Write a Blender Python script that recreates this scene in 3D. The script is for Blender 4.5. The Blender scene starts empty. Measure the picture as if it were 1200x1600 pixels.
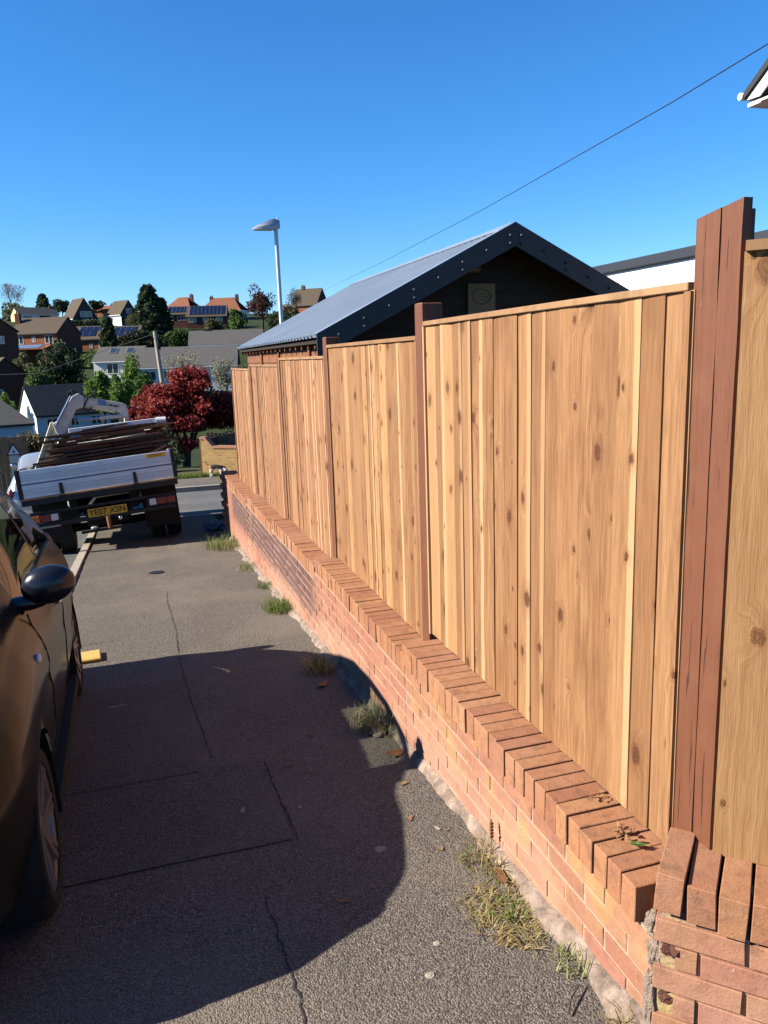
import bpy, bmesh, math, random
import numpy as np
from mathutils import Vector, Matrix
R = random.Random(11)
rad = math.radians
sc = bpy.context.scene
col = sc.collection

# ------------------------------------------------------------------ camera
F = 1225.0
TH, PI_, RO = rad(17.02), rad(11.22), rad(-1.95)
fw = Vector((math.sin(TH)*math.cos(PI_), math.cos(TH)*math.cos(PI_), -math.sin(PI_)))
rt0 = Vector((math.cos(TH), -math.sin(TH), 0)); up0 = rt0.cross(fw)
rt = math.cos(RO)*rt0 + math.sin(RO)*up0
up = -math.sin(RO)*rt0 + math.cos(RO)*up0
cd = bpy.data.cameras.new('camera'); cam = bpy.data.objects.new('camera', cd); col.objects.link(cam)
cam.matrix_world = Matrix(((rt.x, up.x, -fw.x, 0), (rt.y, up.y, -fw.y, 0), (rt.z, up.z, -fw.z, 1.62), (0, 0, 0, 1)))
cd.sensor_fit = 'VERTICAL'; cd.sensor_height = 36; cd.lens = F/1600*36
cd.clip_start = 0.05; cd.clip_end = 3000
sc.camera = cam
sc.render.resolution_x = 768; sc.render.resolution_y = 1024

# ------------------------------------------------------------------ sky, sun, exposure
EL, AZ = rad(33.5), rad(-86)            # sun high on the left (-X), a touch towards +Y
w = bpy.data.worlds.new('World'); sc.world = w; w.use_nodes = True
nt = w.node_tree; nt.nodes.clear()
sky = nt.nodes.new('ShaderNodeTexSky'); sky.sky_type = 'NISHITA'; sky.sun_disc = False
sky.sun_elevation = EL; sky.sun_rotation = AZ
sky.altitude = 0; sky.air_density = 1.0; sky.dust_density = 0.0; sky.ozone_density = 10.0
bg = nt.nodes.new('ShaderNodeBackground'); bg.inputs[1].default_value = 0.067
wo = nt.nodes.new('ShaderNodeOutputWorld')
hs_ = nt.nodes.new('ShaderNodeHueSaturation'); hs_.inputs['Saturation'].default_value = 1.12
nt.links.new(sky.outputs[0], hs_.inputs['Color']); nt.links.new(hs_.outputs[0], bg.inputs[0]); nt.links.new(bg.outputs[0], wo.inputs[0])
sd = bpy.data.lights.new('sun', 'SUN'); sd.energy = 5.0; sd.angle = rad(0.55); sd.color = (1, .92, .79)
sun = bpy.data.objects.new('sun', sd); col.objects.link(sun)
tosun = Vector((math.cos(EL)*math.sin(AZ), math.cos(EL)*math.cos(AZ), math.sin(EL)))
sun.rotation_euler = tosun.to_track_quat('Z', 'Y').to_euler(); sun.location = (-20, 5, 30)
sc.view_settings.view_transform = 'Standard'; sc.view_settings.look = 'None'
sc.view_settings.exposure = 1.58; sc.view_settings.gamma = 1

# ------------------------------------------------------------------ node helpers
ALB = .74
class Mt:
    def __init__(s, name, rough=.8, spec=.3, metal=0):
        s.m = bpy.data.materials.new(name); s.m.use_nodes = True; s.t = s.m.node_tree
        s.b = s.t.nodes['Principled BSDF']; s.out = s.t.nodes['Material Output']
        s.b.inputs['Roughness'].default_value = rough; s.b.inputs['Metallic'].default_value = metal
        s.b.inputs['Specular IOR Level'].default_value = spec
    def n(s, ty, **kw):
        n = s.t.nodes.new('ShaderNode'+ty)
        for k, v in kw.items(): setattr(n, k, v)
        return n
    def put(s, sock, v):
        if v is None: return
        if isinstance(v, bpy.types.NodeSocket): s.t.links.new(v, sock)
        elif isinstance(v, (tuple, list)) and len(v) == 3 and sock.type == 'RGBA': sock.default_value = (*v, 1)
        else: sock.default_value = v
    def pos(s): return s.n('NewGeometry').outputs['Position']
    def obj(s): return s.n('TexCoord').outputs['Object']
    def rnd(s): return s.n('ObjectInfo').outputs['Random']
    def isl(s): return s.n('NewGeometry').outputs['Random Per Island']
    def vm(s, op, a, b=None):
        n = s.n('VectorMath', operation=op); s.put(n.inputs[0], a); s.put(n.inputs[1], b); return n.outputs[0]
    def ma(s, op, a, b=None, c=None, clamp=False):
        n = s.n('Math', operation=op, use_clamp=clamp); s.put(n.inputs[0], a); s.put(n.inputs[1], b); s.put(n.inputs[2], c); return n.outputs[0]
    def sep(s, v):
        n = s.n('SeparateXYZ'); s.put(n.inputs[0], v); return n.outputs
    def comb(s, x, y, z):
        n = s.n('CombineXYZ'); s.put(n.inputs[0], x); s.put(n.inputs[1], y); s.put(n.inputs[2], z); return n.outputs[0]
    def noise(s, v, scale, detail=3, rough=.55, dist=0, colr=False):
        n = s.n('TexNoise'); s.put(n.inputs['Vector'], v); n.inputs['Scale'].default_value = scale
        n.inputs['Detail'].default_value = detail; n.inputs['Roughness'].default_value = rough; n.inputs['Distortion'].default_value = dist
        return n.outputs['Color' if colr else 'Fac']
    def vor(s, v, scale, feature='F1', out='Distance', rnd=1):
        n = s.n('TexVoronoi', feature=feature); s.put(n.inputs['Vector'], v); n.inputs['Scale'].default_value = scale
        n.inputs['Randomness'].default_value = rnd; return n.outputs[out]
    def ramp(s, f, stops, interp='LINEAR'):
        n = s.n('ValToRGB'); r = n.color_ramp; r.interpolation = interp
        while len(r.elements) < len(stops): r.elements.new(.5)
        for e, (p, c) in zip(r.elements, stops):
            e.position = p; e.color = (c, c, c, 1) if isinstance(c, (int, float)) else (*c, 1)
        s.put(n.inputs[0], f); return n.outputs[0]
    def mix(s, f, a, b, mode='MIX'):
        n = s.n('Mix', data_type='RGBA', blend_type=mode); s.put(n.inputs[0], f); s.put(n.inputs[6], a); s.put(n.inputs[7], b); return n.outputs[2]
    def smooth(s, v, lo, hi):
        n = s.n('MapRange', interpolation_type='SMOOTHSTEP'); s.put(n.inputs[0], v); n.inputs[1].default_value = lo; n.inputs[2].default_value = hi; return n.outputs[0]
    def bump(s, h, strength=.5, dist=.01):
        n = s.n('Bump'); n.inputs['Strength'].default_value = strength; n.inputs['Distance'].default_value = dist
        s.put(n.inputs['Height'], h); s.t.links.new(n.outputs[0], s.b.inputs['Normal']); return s
    def base(s, c):      # albedo scale that goes with the exposure above
        if isinstance(c, tuple): c = tuple(x*ALB for x in c)
        else: c = s.mix(1.0, c, (ALB, ALB, ALB), 'MULTIPLY')
        s.put(s.b.inputs['Base Color'], c); return s
    def rough(s, c): s.put(s.b.inputs['Roughness'], c); return s

MATS = {}
def plain(name, c, rough=.6, metal=0, var=.25, scale=8, spec=.3, bump=0):
    m = Mt(name, rough, spec, metal); o = m.obj()
    f = m.noise(o, scale, 5, .6)
    m.base(m.mix(f, tuple(x*(1-var) for x in c), tuple(min(1, x*(1+var)) for x in c)))
    if bump: m.bump(m.noise(o, scale*6, 3), bump, .01)
    MATS[name] = m.m; return m.m

def asphalt(name, lo, hi, tint=1.0):
    m = Mt(name, .88, .25); p = m.pos()
    chips = m.vor(p, 165, 'F1', 'Color'); cs = m.sep(chips)[0]
    d = m.vor(p, 165, 'F1', 'Distance'); fine = m.noise(p, 240, 2)
    big = m.noise(p, .9, 4, .6); mid = m.noise(p, 7, 4, .65)
    c = m.ramp(cs, [(0, tuple(x*.7 for x in lo)), (.4, lo), (.9, hi), (1, tuple(x*1.3 for x in hi))])
    pit = m.noise(p, 60, 3, .6); c = m.mix(m.ma('MULTIPLY', m.smooth(pit, .58, .70), .7), c, tuple(x*.28 for x in lo))
    c = m.mix(m.smooth(d, .45, .72), c, tuple(x*.40 for x in lo))
    c = m.mix(m.ma('MULTIPLY', m.smooth(mid, .35, .8), .5), c, tuple(x*.75 for x in lo))
    stn = m.noise(p, 2.6, 5, .7); c = m.mix(m.ma('MULTIPLY', m.smooth(stn, .55, .72), .4), c, tuple(x*.5 for x in lo))
    c = m.mix(m.ma('MULTIPLY', m.smooth(big, .4, .75), .45), c, (hi[0]*1.05, hi[1]*.97, hi[2]*.85))
    m.base(c)
    h = m.ma('ADD', m.ma('ADD', m.ma('MULTIPLY', d, -.8), m.ma('MULTIPLY', fine, .5)), m.ma('MULTIPLY', m.noise(p, 48, 4, .65), 1.6))
    m.bump(h, .75, .007); MATS[name] = m.m; return m.m
asphalt('pavement_asphalt', (.145, .124, .104), (.225, .195, .165))
asphalt('patch_asphalt', (.13, .111, .094), (.205, .177, .15))
asphalt('road_asphalt', (.13, .13, .132), (.20, .20, .20))

def brickmat(name, tones, soot=True):
    m = Mt(name, .88, .2); p = m.pos(); r = m.rnd(); sp = m.sep(p)
    c = m.ramp(r, [(i/(len(tones)-1), t) for i, t in enumerate(tones)])
    n1 = m.noise(p, 26, 5, .65); n2 = m.noise(p, 130, 3, .6); n3 = m.noise(p, 2.2, 4, .6)
    c = m.mix(m.ma('MULTIPLY', m.smooth(n1, .4, .75), .5), c, (.16, .075, .042))
    c = m.mix(m.smooth(n2, .64, .74), c, (.05, .03, .022))
    c = m.mix(m.ma('MULTIPLY', m.smooth(n3, .45, .8), .35), c, (.40, .25, .18))
    n4 = m.noise(p, 11, 5, .7); c = m.mix(m.ma('MULTIPLY', m.smooth(n4, .54, .68), .45), c, (.12, .062, .040))
    if soot:
        y, z = sp[1], sp[2]
        zg = m.ma('ADD', z, m.ma('MULTIPLY', y, .08)); wash = m.ma('MULTIPLY', m.ma('SUBTRACT', 1.0, m.smooth(zg, .10, .34)), m.smooth(n3, .25, .6)); c = m.mix(m.ma('MULTIPLY', wash, .45), c, (.44, .265, .19))
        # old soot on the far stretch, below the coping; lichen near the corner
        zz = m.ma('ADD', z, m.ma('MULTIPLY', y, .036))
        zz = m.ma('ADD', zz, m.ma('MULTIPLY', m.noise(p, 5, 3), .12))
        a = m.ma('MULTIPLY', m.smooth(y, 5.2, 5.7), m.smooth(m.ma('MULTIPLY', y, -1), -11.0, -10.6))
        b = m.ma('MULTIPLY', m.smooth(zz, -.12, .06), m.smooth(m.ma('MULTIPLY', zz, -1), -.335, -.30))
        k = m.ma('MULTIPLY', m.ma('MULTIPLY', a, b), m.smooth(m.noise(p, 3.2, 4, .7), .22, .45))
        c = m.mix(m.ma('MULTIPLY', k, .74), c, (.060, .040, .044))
        ly = m.ma('MULTIPLY', m.smooth(m.ma('MULTIPLY', y, -1), -3.9, -2.9), m.smooth(m.noise(p, 4.5, 5, .7), .47, .63))
        ly = m.ma('MULTIPLY', m.ma('MULTIPLY', ly, m.smooth(z, -.10, .06)), m.smooth(y, 1.2, 1.9))
        c = m.mix(m.ma('MULTIPLY', ly, .45), c, (.42, .27, .08))
    sp2 = m.smooth(m.noise(p, 75, 2), .71, .76)
    c = m.mix(m.ma('MULTIPLY', sp2, .5), c, (.5, .45, .38))
    m.base(c); m.bump(m.ma('ADD', n1, m.ma('MULTIPLY', n2, .5)), .5, .006)
    MATS[name] = m.m
brickmat('red_brick', [(.27, .115, .072), (.33, .15, .095), (.30, .125, .088), (.36, .18, .11), (.31, .155, .085)])
brickmat('coping_brick_clay', [(.29, .125, .066), (.33, .155, .078), (.27, .115, .064), (.35, .175, .085), (.30, .13, .075)], soot=False)
def mortarmat():
    m = Mt('mortar', .95, .15); p = m.pos(); n = m.noise(p, 30, 5, .7); y = m.sep(p)[1]
    c = m.mix(n, (.32, .21, .155), (.43, .31, .235))
    ly = m.ma('MULTIPLY', m.smooth(m.ma('MULTIPLY', y, -1), -4.0, -2.6), m.smooth(m.noise(p, 4, 4), .45, .62))
    c = m.mix(m.ma('MULTIPLY', ly, .6), c, (.33, .26, .07))
    m.base(c); m.bump(m.noise(p, 60, 4), .8, .008); MATS['mortar'] = m.m
mortarmat()
def haunchmat():
    m = Mt('haunch_mortar', .95, .15); p = m.pos(); n = m.noise(p, 14, 5, .7)
    m.base(m.ramp(n, [(.3, (.10, .078, .062)), (.5, (.22, .165, .13)), (.7, (.36, .28, .23))])); m.bump(m.noise(p, 50, 5), .9, .012)
    MATS['haunch_mortar'] = m.m
haunchmat()

def woodmat(name, dark, mid, light, knots=True, axis='z', rough=.75):
    """sawn softwood: grain runs along the world axis given, shifted per board"""
    m = Mt(name, rough, .25); r = m.rnd(); p = m.sep(m.obj()); W_ = m.sep(m.obj())
    a, b = (p[1], p[2]) if axis == 'z' else ((p[1], p[0]) if axis == 'x' else (p[0], p[1]))
    sh = m.ma('MULTIPLY', r, 57.3); r2 = m.ma('FRACT', m.ma('MULTIPLY', r, 13.7)); r3 = m.ma('FRACT', m.ma('MULTIPLY', r, 71.3))
    v = m.comb(m.ma('ADD', m.ma('MULTIPLY', a, 1.0), sh), m.ma('MULTIPLY', b, .055), r2)
    flow = 0.0
    if knots:
        kv = m.comb(m.ma('ADD', m.ma('MULTIPLY', a, 7.0), sh), m.ma('ADD', m.ma('MULTIPLY', b, 4.6), m.ma('MULTIPLY', r3, 19)), r)
        n = m.n('TexVoronoi', feature='F1', voronoi_dimensions='2D'); m.put(n.inputs['Vector'], kv); n.inputs['Scale'].default_value = 1.0
        d, cc = n.outputs['Distance'], m.sep(n.outputs['Color'])
        d = m.ma('ADD', d, m.ma('MULTIPLY', m.ma('SUBTRACT', m.noise(kv, 7, 3), .5), .16))
        size = m.ma('ADD', .035, m.ma('MULTIPLY', m.ma('POWER', cc[0], 1.6), .15)); on = m.smooth(cc[1], .36, .40)
        flow = m.ma('MULTIPLY', m.ma('MULTIPLY', on, m.ma('SUBTRACT', 1.0, m.smooth(m.ma('DIVIDE', d, size), .3, 3.6))), .045)
    wob = m.noise(m.comb(m.ma('ADD', a, sh), m.ma('MULTIPLY', b, .6), r), 4, 3)
    v2 = m.comb(m.ma('ADD', m.ma('ADD', m.ma('ADD', a, sh), flow), m.ma('MULTIPLY', wob, .06)), m.ma('MULTIPLY', b, .05), r2)
    g = m.noise(v2, 62, 5, .72); broad = m.noise(v2, 11, 3, .6); fine = m.noise(v, 330, 2, .6)
    st = m.noise(m.comb(m.ma('ADD', m.ma('ADD', m.ma('ADD', a, sh), flow), m.ma('MULTIPLY', wob, .035)), m.ma('MULTIPLY', b, .022), r3), 150, 3, .6)
    tone = m.ma('FRACT', m.ma('MULTIPLY', r, 5.31))
    c = m.ramp(g, [(.24, dark), (.48, mid), (.76, light)])
    c = m.mix(m.ma('MULTIPLY', m.smooth(tone, .5, .9), .35), c, (mid[0]*1.02, mid[1]*.92, mid[2]*.86))
    c = m.mix(m.ma('MULTIPLY', m.smooth(tone, .4, .05), .30), c, (mid[0]*1.25, mid[1]*1.25, mid[2]*1.2))
    c = m.mix(m.ma('MULTIPLY', m.smooth(st, .54, .64), .42), c, tuple(x*.6 for x in dark))
    c = m.mix(m.ma('MULTIPLY', m.smooth(st, .48, .34), .35), c, light)
    bd = m.smooth(broad, .40, .70)
    c = m.mix(m.ma('MULTIPLY', bd, .22), c, light)
    c = m.mix(m.ma('MULTIPLY', m.smooth(m.noise(m.comb(m.ma('ADD', a, sh), m.ma('MULTIPLY', b, .45), r3), 5, 4, .6), .45, .75), .5), c, dark)
    stn = m.noise(m.comb(m.ma('ADD', m.ma('MULTIPLY', a, 1.0), sh), m.ma('MULTIPLY', b, .12), r), 28, 4, .7); c = m.mix(m.ma('MULTIPLY', m.smooth(stn, .50, .66), .42), c, (dark[0]*.95, dark[1]*.85, dark[2]*.8))
    if knots:   # strip of pale sapwood down one side of some boards
        sw = m.smooth(m.ma('ADD', a, m.ma('MULTIPLY', m.ma('SUBTRACT', wob, .5), .03)), .030, .034); c = m.mix(m.ma('MULTIPLY', m.ma('MULTIPLY', sw, m.smooth(m.ma('FRACT', m.ma('MULTIPLY', r, 31.7)), .36, .44)), .85), c, (light[0]*1.25, light[1]*1.38, light[2]*1.5))
    # board to board tone
    c = m.mix(m.ma('MULTIPLY', m.smooth(r2, .4, .9), .42), c, (mid[0]*.72, mid[1]*.68, mid[2]*.62))
    c = m.mix(m.ma('MULTIPLY', m.smooth(r3, .78, .95), .3), c, tuple(min(1, x*1.05) for x in light))
    h = m.ma('MULTIPLY', g, .5)
    if knots:
        k = m.ma('MULTIPLY', on, m.ma('SUBTRACT', 1.0, m.smooth(m.ma('DIVIDE', d, size), .55, 1.15)))
        ring = m.ma('SINE', m.ma('MULTIPLY', d, 110)); 
        halo = m.ma('MULTIPLY', on, m.ma('SUBTRACT', 1.0, m.smooth(m.ma('DIVIDE', d, size), .9, 2.6)))
        c = m.mix(m.ma('MULTIPLY', halo, .30), c, (dark[0]*.95, dark[1]*.8, dark[2]*.7))
        kc = m.mix(m.smooth(ring, -.2, .8), (dark[0]*.42, dark[1]*.33, dark[2]*.3), (dark[0]*.75, dark[1]*.6, dark[2]*.5))
        c = m.mix(m.ma('MULTIPLY', k, .88), c, kc)
        h = m.ma('ADD', h, m.ma('MULTIPLY', k, .5))
    h = m.ma('ADD', h, m.ma('MULTIPLY', fine, .35))
    m.base(c); m.bump(h, .6, .005); MATS[name] = m.m
woodmat('new_wood', (.130, .055, .022), (.240, .118, .051), (.36, .202, .095))
woodmat('pale_wood', (.225, .112, .046), (.34, .185, .080), (.43, .255, .125))
woodmat('red_wood', (.130, .053, .024), (.245, .118, .055), (.37, .202, .102))
woodmat('cap_wood', (.18, .095, .045), (.28, .16, .08), (.36, .22, .12), knots=False, axis='y')
woodmat('old_wood', (.030, .018, .013), (.085, .044, .027), (.20, .105, .06), knots=False, axis='x')
woodmat('shed_wood', (.10, .038, .018), (.165, .064, .028), (.22, .09, .04), knots=False, axis='y')
woodmat('shed_dark_shaded_wood', (.018, .011, .008), (.028, .017, .012), (.04, .024, .016), knots=False, axis='x')  # dark brown stain, with the gable's shade put into the colour
woodmat('fence_slat_wood', (.13, .08, .04), (.22, .14, .07), (.30, .20, .10), knots=False)
def postmat():
    m = Mt('brown_post_paint', .6, .35); o = m.obj(); s = m.sep(o)
    v = m.comb(m.ma('MULTIPLY', s[0], 1), s[1], m.ma('MULTIPLY', s[2], .06))
    g = m.noise(v, 60, 4, .6); n = m.noise(o, 7, 4, .6)
    c = m.mix(g, (.115, .040, .019), (.16, .059, .028))
    c = m.mix(m.ma('MULTIPLY', m.smooth(n, .45, .75), .4), c, (.19, .078, .040))
    wear = m.ma('MULTIPLY', m.smooth(m.noise(m.comb(m.ma('MULTIPLY', s[0], 1), s[1], m.ma('MULTIPLY', s[2], .3)), 22, 5, .7), .66, .72), m.smooth(m.noise(o, 2.3, 2), .45, .6))
    c = m.mix(m.ma('MULTIPLY', wear, .8), c, (.36, .20, .10))
    cr = m.smooth(m.noise(m.comb(s[0], m.ma('ADD', s[1], m.ma('MULTIPLY', m.noise(o, 3, 2), .02)), m.ma('MULTIPLY', s[2], .03)), 95, 2), .66, .70)
    c = m.mix(m.ma('MULTIPLY', cr, .8), c, (.035, .014, .010))
    m.base(c); m.bump(m.ma('ADD', g, m.ma('ADD', m.ma('MULTIPLY', cr, -1.0), m.ma('MULTIPLY', wear, -.6))), .7, .005); MATS['brown_post_paint'] = m.m
postmat()
plain('end_grain', (.30, .17, .085), .9, 0, .4, 60)
plain('black', (.006, .006, .006), .7); plain('dark_metal', (.020, .021, .023), .55, .2); plain('rubber', (.014, .014, .014), .85, bump=.2)
plain('kerb_concrete', (.33, .285, .235), .9, 0, .22, 20, bump=.4); plain('crack_dark', (.030, .026, .022), .95)
plain('galvanised', (.46, .48, .50), .42, .65, .12, 5); plain('chrome', (.7, .7, .7), .12, 1, .05)
plain('white_paint', (.72, .72, .70), .4, 0, .06); plain('cream_paint', (.62, .55, .36), .5, 0, .2, 12)
plain('dirty_white_paint', (.47, .44, .42), .55, 0, .38, 9); plain('upvc_white', (.82, .82, .80), .3, 0, .02)
plain('blue_decal', (.10, .17, .33), .5); plain('rust', (.22, .10, .045), .8, 0, .5, 30)
plain('anthracite', (.030, .034, .042), .5, .1, .08, 3, .4); plain('bolt_grey', (.05, .055, .065), .45, .2)
plain('yellow_plastic', (.55, .37, .10), .5, 0, .2, 30, bump=.4); plain('plate_yellow', (.60, .36, .03), .5, 0, .1); plain('sticker_orange', (.75, .40, .02), .5, 0, .08)
plain('lamp_red', (.20, .022, .018), .25, 0, .1, 20, .5); plain('lamp_amber', (.55, .13, .02), .25, 0, .1, 20, .5); plain('lamp_clear', (.62, .62, .64), .15, 0, .1, 20, .6)
plain('deck_wood', (.30, .19, .11), .85, 0, .45, 14); plain('plaque_wood', (.20, .135, .075), .7, 0, .2, 14); plain('plaque_dark', (.13, .085, .045), .8)
plain('pole_wood', (.36, .31, .25), .85, 0, .25, 6); plain('leaf_dry', (.24, .12, .055), .9, 0, .4, 30); plain('leaf_green', (.08, .15, .03), .6, 0, .3, 40)
plain('stone_pale', (.30, .26, .21), .9, 0, .35, 30); plain('bag_blue', (.07, .10, .17), .5)
plain('brick_hole', (.25, .19, .15), .95, 0, .5, 30, bump=.9); plain('spalled_brick', (.13, .05, .034), .95, 0, .45, 40, bump=.9)

def aluminium():
    m = Mt('aluminium', .33, .5, .78); o = m.obj(); n = m.noise(o, 5, 4, .6)
    m.base(m.mix(n, (.62, .64, .67), (.80, .82, .85))); m.rough(m.ramp(n, [(.3, .28), (.7, .46)])); MATS['aluminium'] = m.m
aluminium()
def roofsheet():
    m = Mt('roof_steel', .38, .5, 0); o = m.pos(); n = m.noise(o, 1.3, 4, .6)
    m.base(m.mix(n, (.17, .21, .27), (.24, .29, .36))); m.rough(m.ramp(n, [(.3, .30), (.7, .42)])); MATS['roof_steel'] = m.m
roofsheet()
def carpaint(name, c, metal=.4, rough=.3, dust=.12):
    m = Mt(name, rough, .5, metal); o = m.obj(); n = m.noise(o, 3, 5, .65)
    m.base(m.mix(m.ma('MULTIPLY', m.smooth(n, .4, .8), dust), c, (.20, .15, .10)))
    m.b.inputs['Coat Weight'].default_value = .20; m.b.inputs['Coat Roughness'].default_value = .10; m.b.inputs['Specular IOR Level'].default_value = .1
    MATS[name] = m.m
carpaint('car_charcoal', (.016, .0145, .0135), .1, .30, .06); carpaint('car_silver', (.5, .51, .53), .6)
def glass(name, tint, gl=.12):
    m = Mt(name); t = m.n('BsdfTransparent'); t.inputs[0].default_value = (*tint, 1)
    g = m.n('BsdfGlossy'); g.inputs['Roughness'].default_value = .02
    f = m.n('LayerWeight'); f.inputs[0].default_value = .5
    s = m.n('MixShader'); m.put(s.inputs[0], m.ma('ADD', m.ma('MULTIPLY', m.ma('POWER', f.outputs['Facing'], 4.0), .8), .06)); m.t.links.new(t.outputs[0], s.inputs[1]); m.t.links.new(g.outputs[0], s.inputs[2])
    m.t.links.new(s.outputs[0], m.out.inputs[0]); MATS[name] = m.m
glass('car_glass', (.72, .76, .72)); glass('headlamp_glass', (.9, .9, .9))
def pane():
    m = Mt('window_pane', .08, .6); m.base((.03, .04, .05)); MATS['window_pane'] = m.m
    m = Mt('solar_cell', .15, .6); o = m.obj(); m.base((.008, .012, .03)); MATS['solar_cell'] = m.m
pane()
def tiles(name, a, b):
    m = Mt(name, .9, .15); p = m.obj(); s = m.sep(p); n = m.noise(p, 1.6, 5, .65); z = m.ma('FRACT', m.ma('MULTIPLY', s[2], 4.5))
    c = m.mix(n, a, b); c = m.mix(m.ma('MULTIPLY', m.smooth(z, .8, .98), .4), c, tuple(x*.4 for x in a))
    m.base(c); m.bump(z, .5, .03); MATS[name] = m.m
tiles('tile_brown', (.065, .048, .035), (.115, .088, .065)); tiles('tile_red', (.16, .060, .036), (.23, .10, .06)); tiles('tile_grey', (.070, .068, .066), (.12, .115, .11)); tiles('tile_slate', (.035, .037, .042), (.06, .063, .07))
def wallm(name, a, b, courses=False):
    m = Mt(name, .9, .15); p = m.obj(); n = m.noise(p, 1.1, 5, .65); c = m.mix(n, a, b)
    if courses:
        br = m.n('TexBrick'); s = m.sep(p); m.put(br.inputs['Vector'], m.comb(m.ma('ADD', s[0], s[1]), s[2], 0)); br.inputs['Scale'].default_value = 1
        br.inputs['Brick Width'].default_value = .225; br.inputs['Row Height'].default_value = .075; br.inputs['Mortar Size'].default_value = .010
        m.put(br.inputs['Color1'], c); m.put(br.inputs['Color2'], tuple(x*.8 for x in a)); br.inputs['Mortar'].default_value = (*[x*.9+.02 for x in b], 1); c = br.outputs[0]
    m.base(c); MATS[name] = m.m
wallm('wall_brick_orange', (.24, .085, .042), (.30, .12, .06), True); wallm('wall_brick_dark_shade', (.075, .030, .022), (.11, .045, .032), True); wallm('wall_brick_yellow', (.32, .20, .075), (.40, .26, .11), True)  # dark brick also serves as painted shade on orange houses' gable ends
wallm('render_white', (.62, .62, .60), (.74, .74, .71)); wallm('render_cream', (.60, .43, .22), (.68, .52, .30)); wallm('render_blue_shade', (.40, .47, .56), (.46, .53, .62)); wallm('timber_dark', (.035, .035, .04), (.06, .06, .065))  # the blue also holds a white cottage wall's shade as colour
def leaf(name, cols, trans=.25):
    m = Mt(name, .65, .2); r = m.isl()
    c = m.ramp(r, [(i/(len(cols)-1), x) for i, x in enumerate(cols)]); m.base(c)
    t = m.n('BsdfTranslucent'); m.put(t.inputs[0], c); s = m.n('MixShader'); s.inputs[0].default_value = trans
    m.t.links.new(m.b.outputs[0], s.inputs[1]); m.t.links.new(t.outputs[0], s.inputs[2]); m.t.links.new(s.outputs[0], m.out.inputs[0]); MATS[name] = m.m
leaf('foliage_mid', [(.045, .08, .02), (.08, .135, .03), (.115, .175, .045)]); leaf('foliage_bright', [(.06, .12, .018), (.10, .19, .03), (.14, .22, .04)])
leaf('foliage_dark', [(.018, .032, .014), (.034, .055, .022), (.065, .082, .032)]); leaf('foliage_olive', [(.07, .075, .03), (.11, .115, .045), (.15, .14, .07)])
leaf('foliage_red', [(.045, .006, .007), (.15, .015, .016), (.28, .032, .028), (.36, .075, .05)], .3); leaf('foliage_copper', [(.05, .022, .018), (.09, .04, .028), (.12, .06, .04)])
leaf('foliage_blossom', [(.15, .15, .09), (.22, .21, .14), (.30, .28, .20)]); leaf('twig', [(.10, .085, .065), (.15, .125, .10)], 0); leaf('foliage_brown', [(.10, .07, .035), (.16, .12, .05), (.12, .12, .04)])
leaf('grass_green', [(.06, .10, .015), (.11, .17, .025), (.17, .20, .05)]); leaf('grass_dry', [(.32, .24, .10), (.42, .33, .16), (.26, .17, .07), (.20, .20, .06)]); leaf('grass_pale', [(.16, .19, .07), (.26, .27, .13), (.34, .30, .16)])
plain('bark', (.07, .05, .038), .9, 0, .35, 12, bump=.5)
def hillmat():
    m = Mt('hillside', .95, .1); p = m.pos(); n = m.noise(p, .12, 6, .65); n2 = m.noise(p, 1.2, 5, .7)
    c = m.ramp(n, [(.3, (.014, .024, .008)), (.5, (.03, .046, .014)), (.7, (.05, .06, .022))]); m.base(m.mix(m.ma('MULTIPLY', n2, .5), c, (.02, .03, .01))); MATS['hillside'] = m.m
    m = Mt('garden_soil', .95, .1); p = m.pos(); n = m.noise(p, 3, 6, .65); m.base(m.mix(n, (.05, .07, .02), (.10, .08, .05))); MATS['garden_soil'] = m.m
hillmat()
def dogmat():
    m = Mt('dog_coat', .85, .2); o = m.obj(); s = m.sep(o); n = m.noise(o, 9, 3)
    z = m.ma('ADD', s[2], m.ma('MULTIPLY', n, .10))
    c = m.mix(m.smooth(z, .335, .36), (.60, .56, .50), (.022, .020, .02))
    tan = m.ma('MULTIPLY', m.smooth(m.ma('MULTIPLY', s[0], -1), .17, .22), m.smooth(z, .28, .34)); c = m.mix(tan, c, (.36, .17, .07))
    tip = m.ma('MULTIPLY', m.smooth(m.ma('MULTIPLY', s[0], -1), .30, .33), m.smooth(s[2], .42, .5)); c = m.mix(tip, c, (.10, .06, .04))
    m.base(c); MATS['dog_coat'] = m.m
dogmat()

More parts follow.
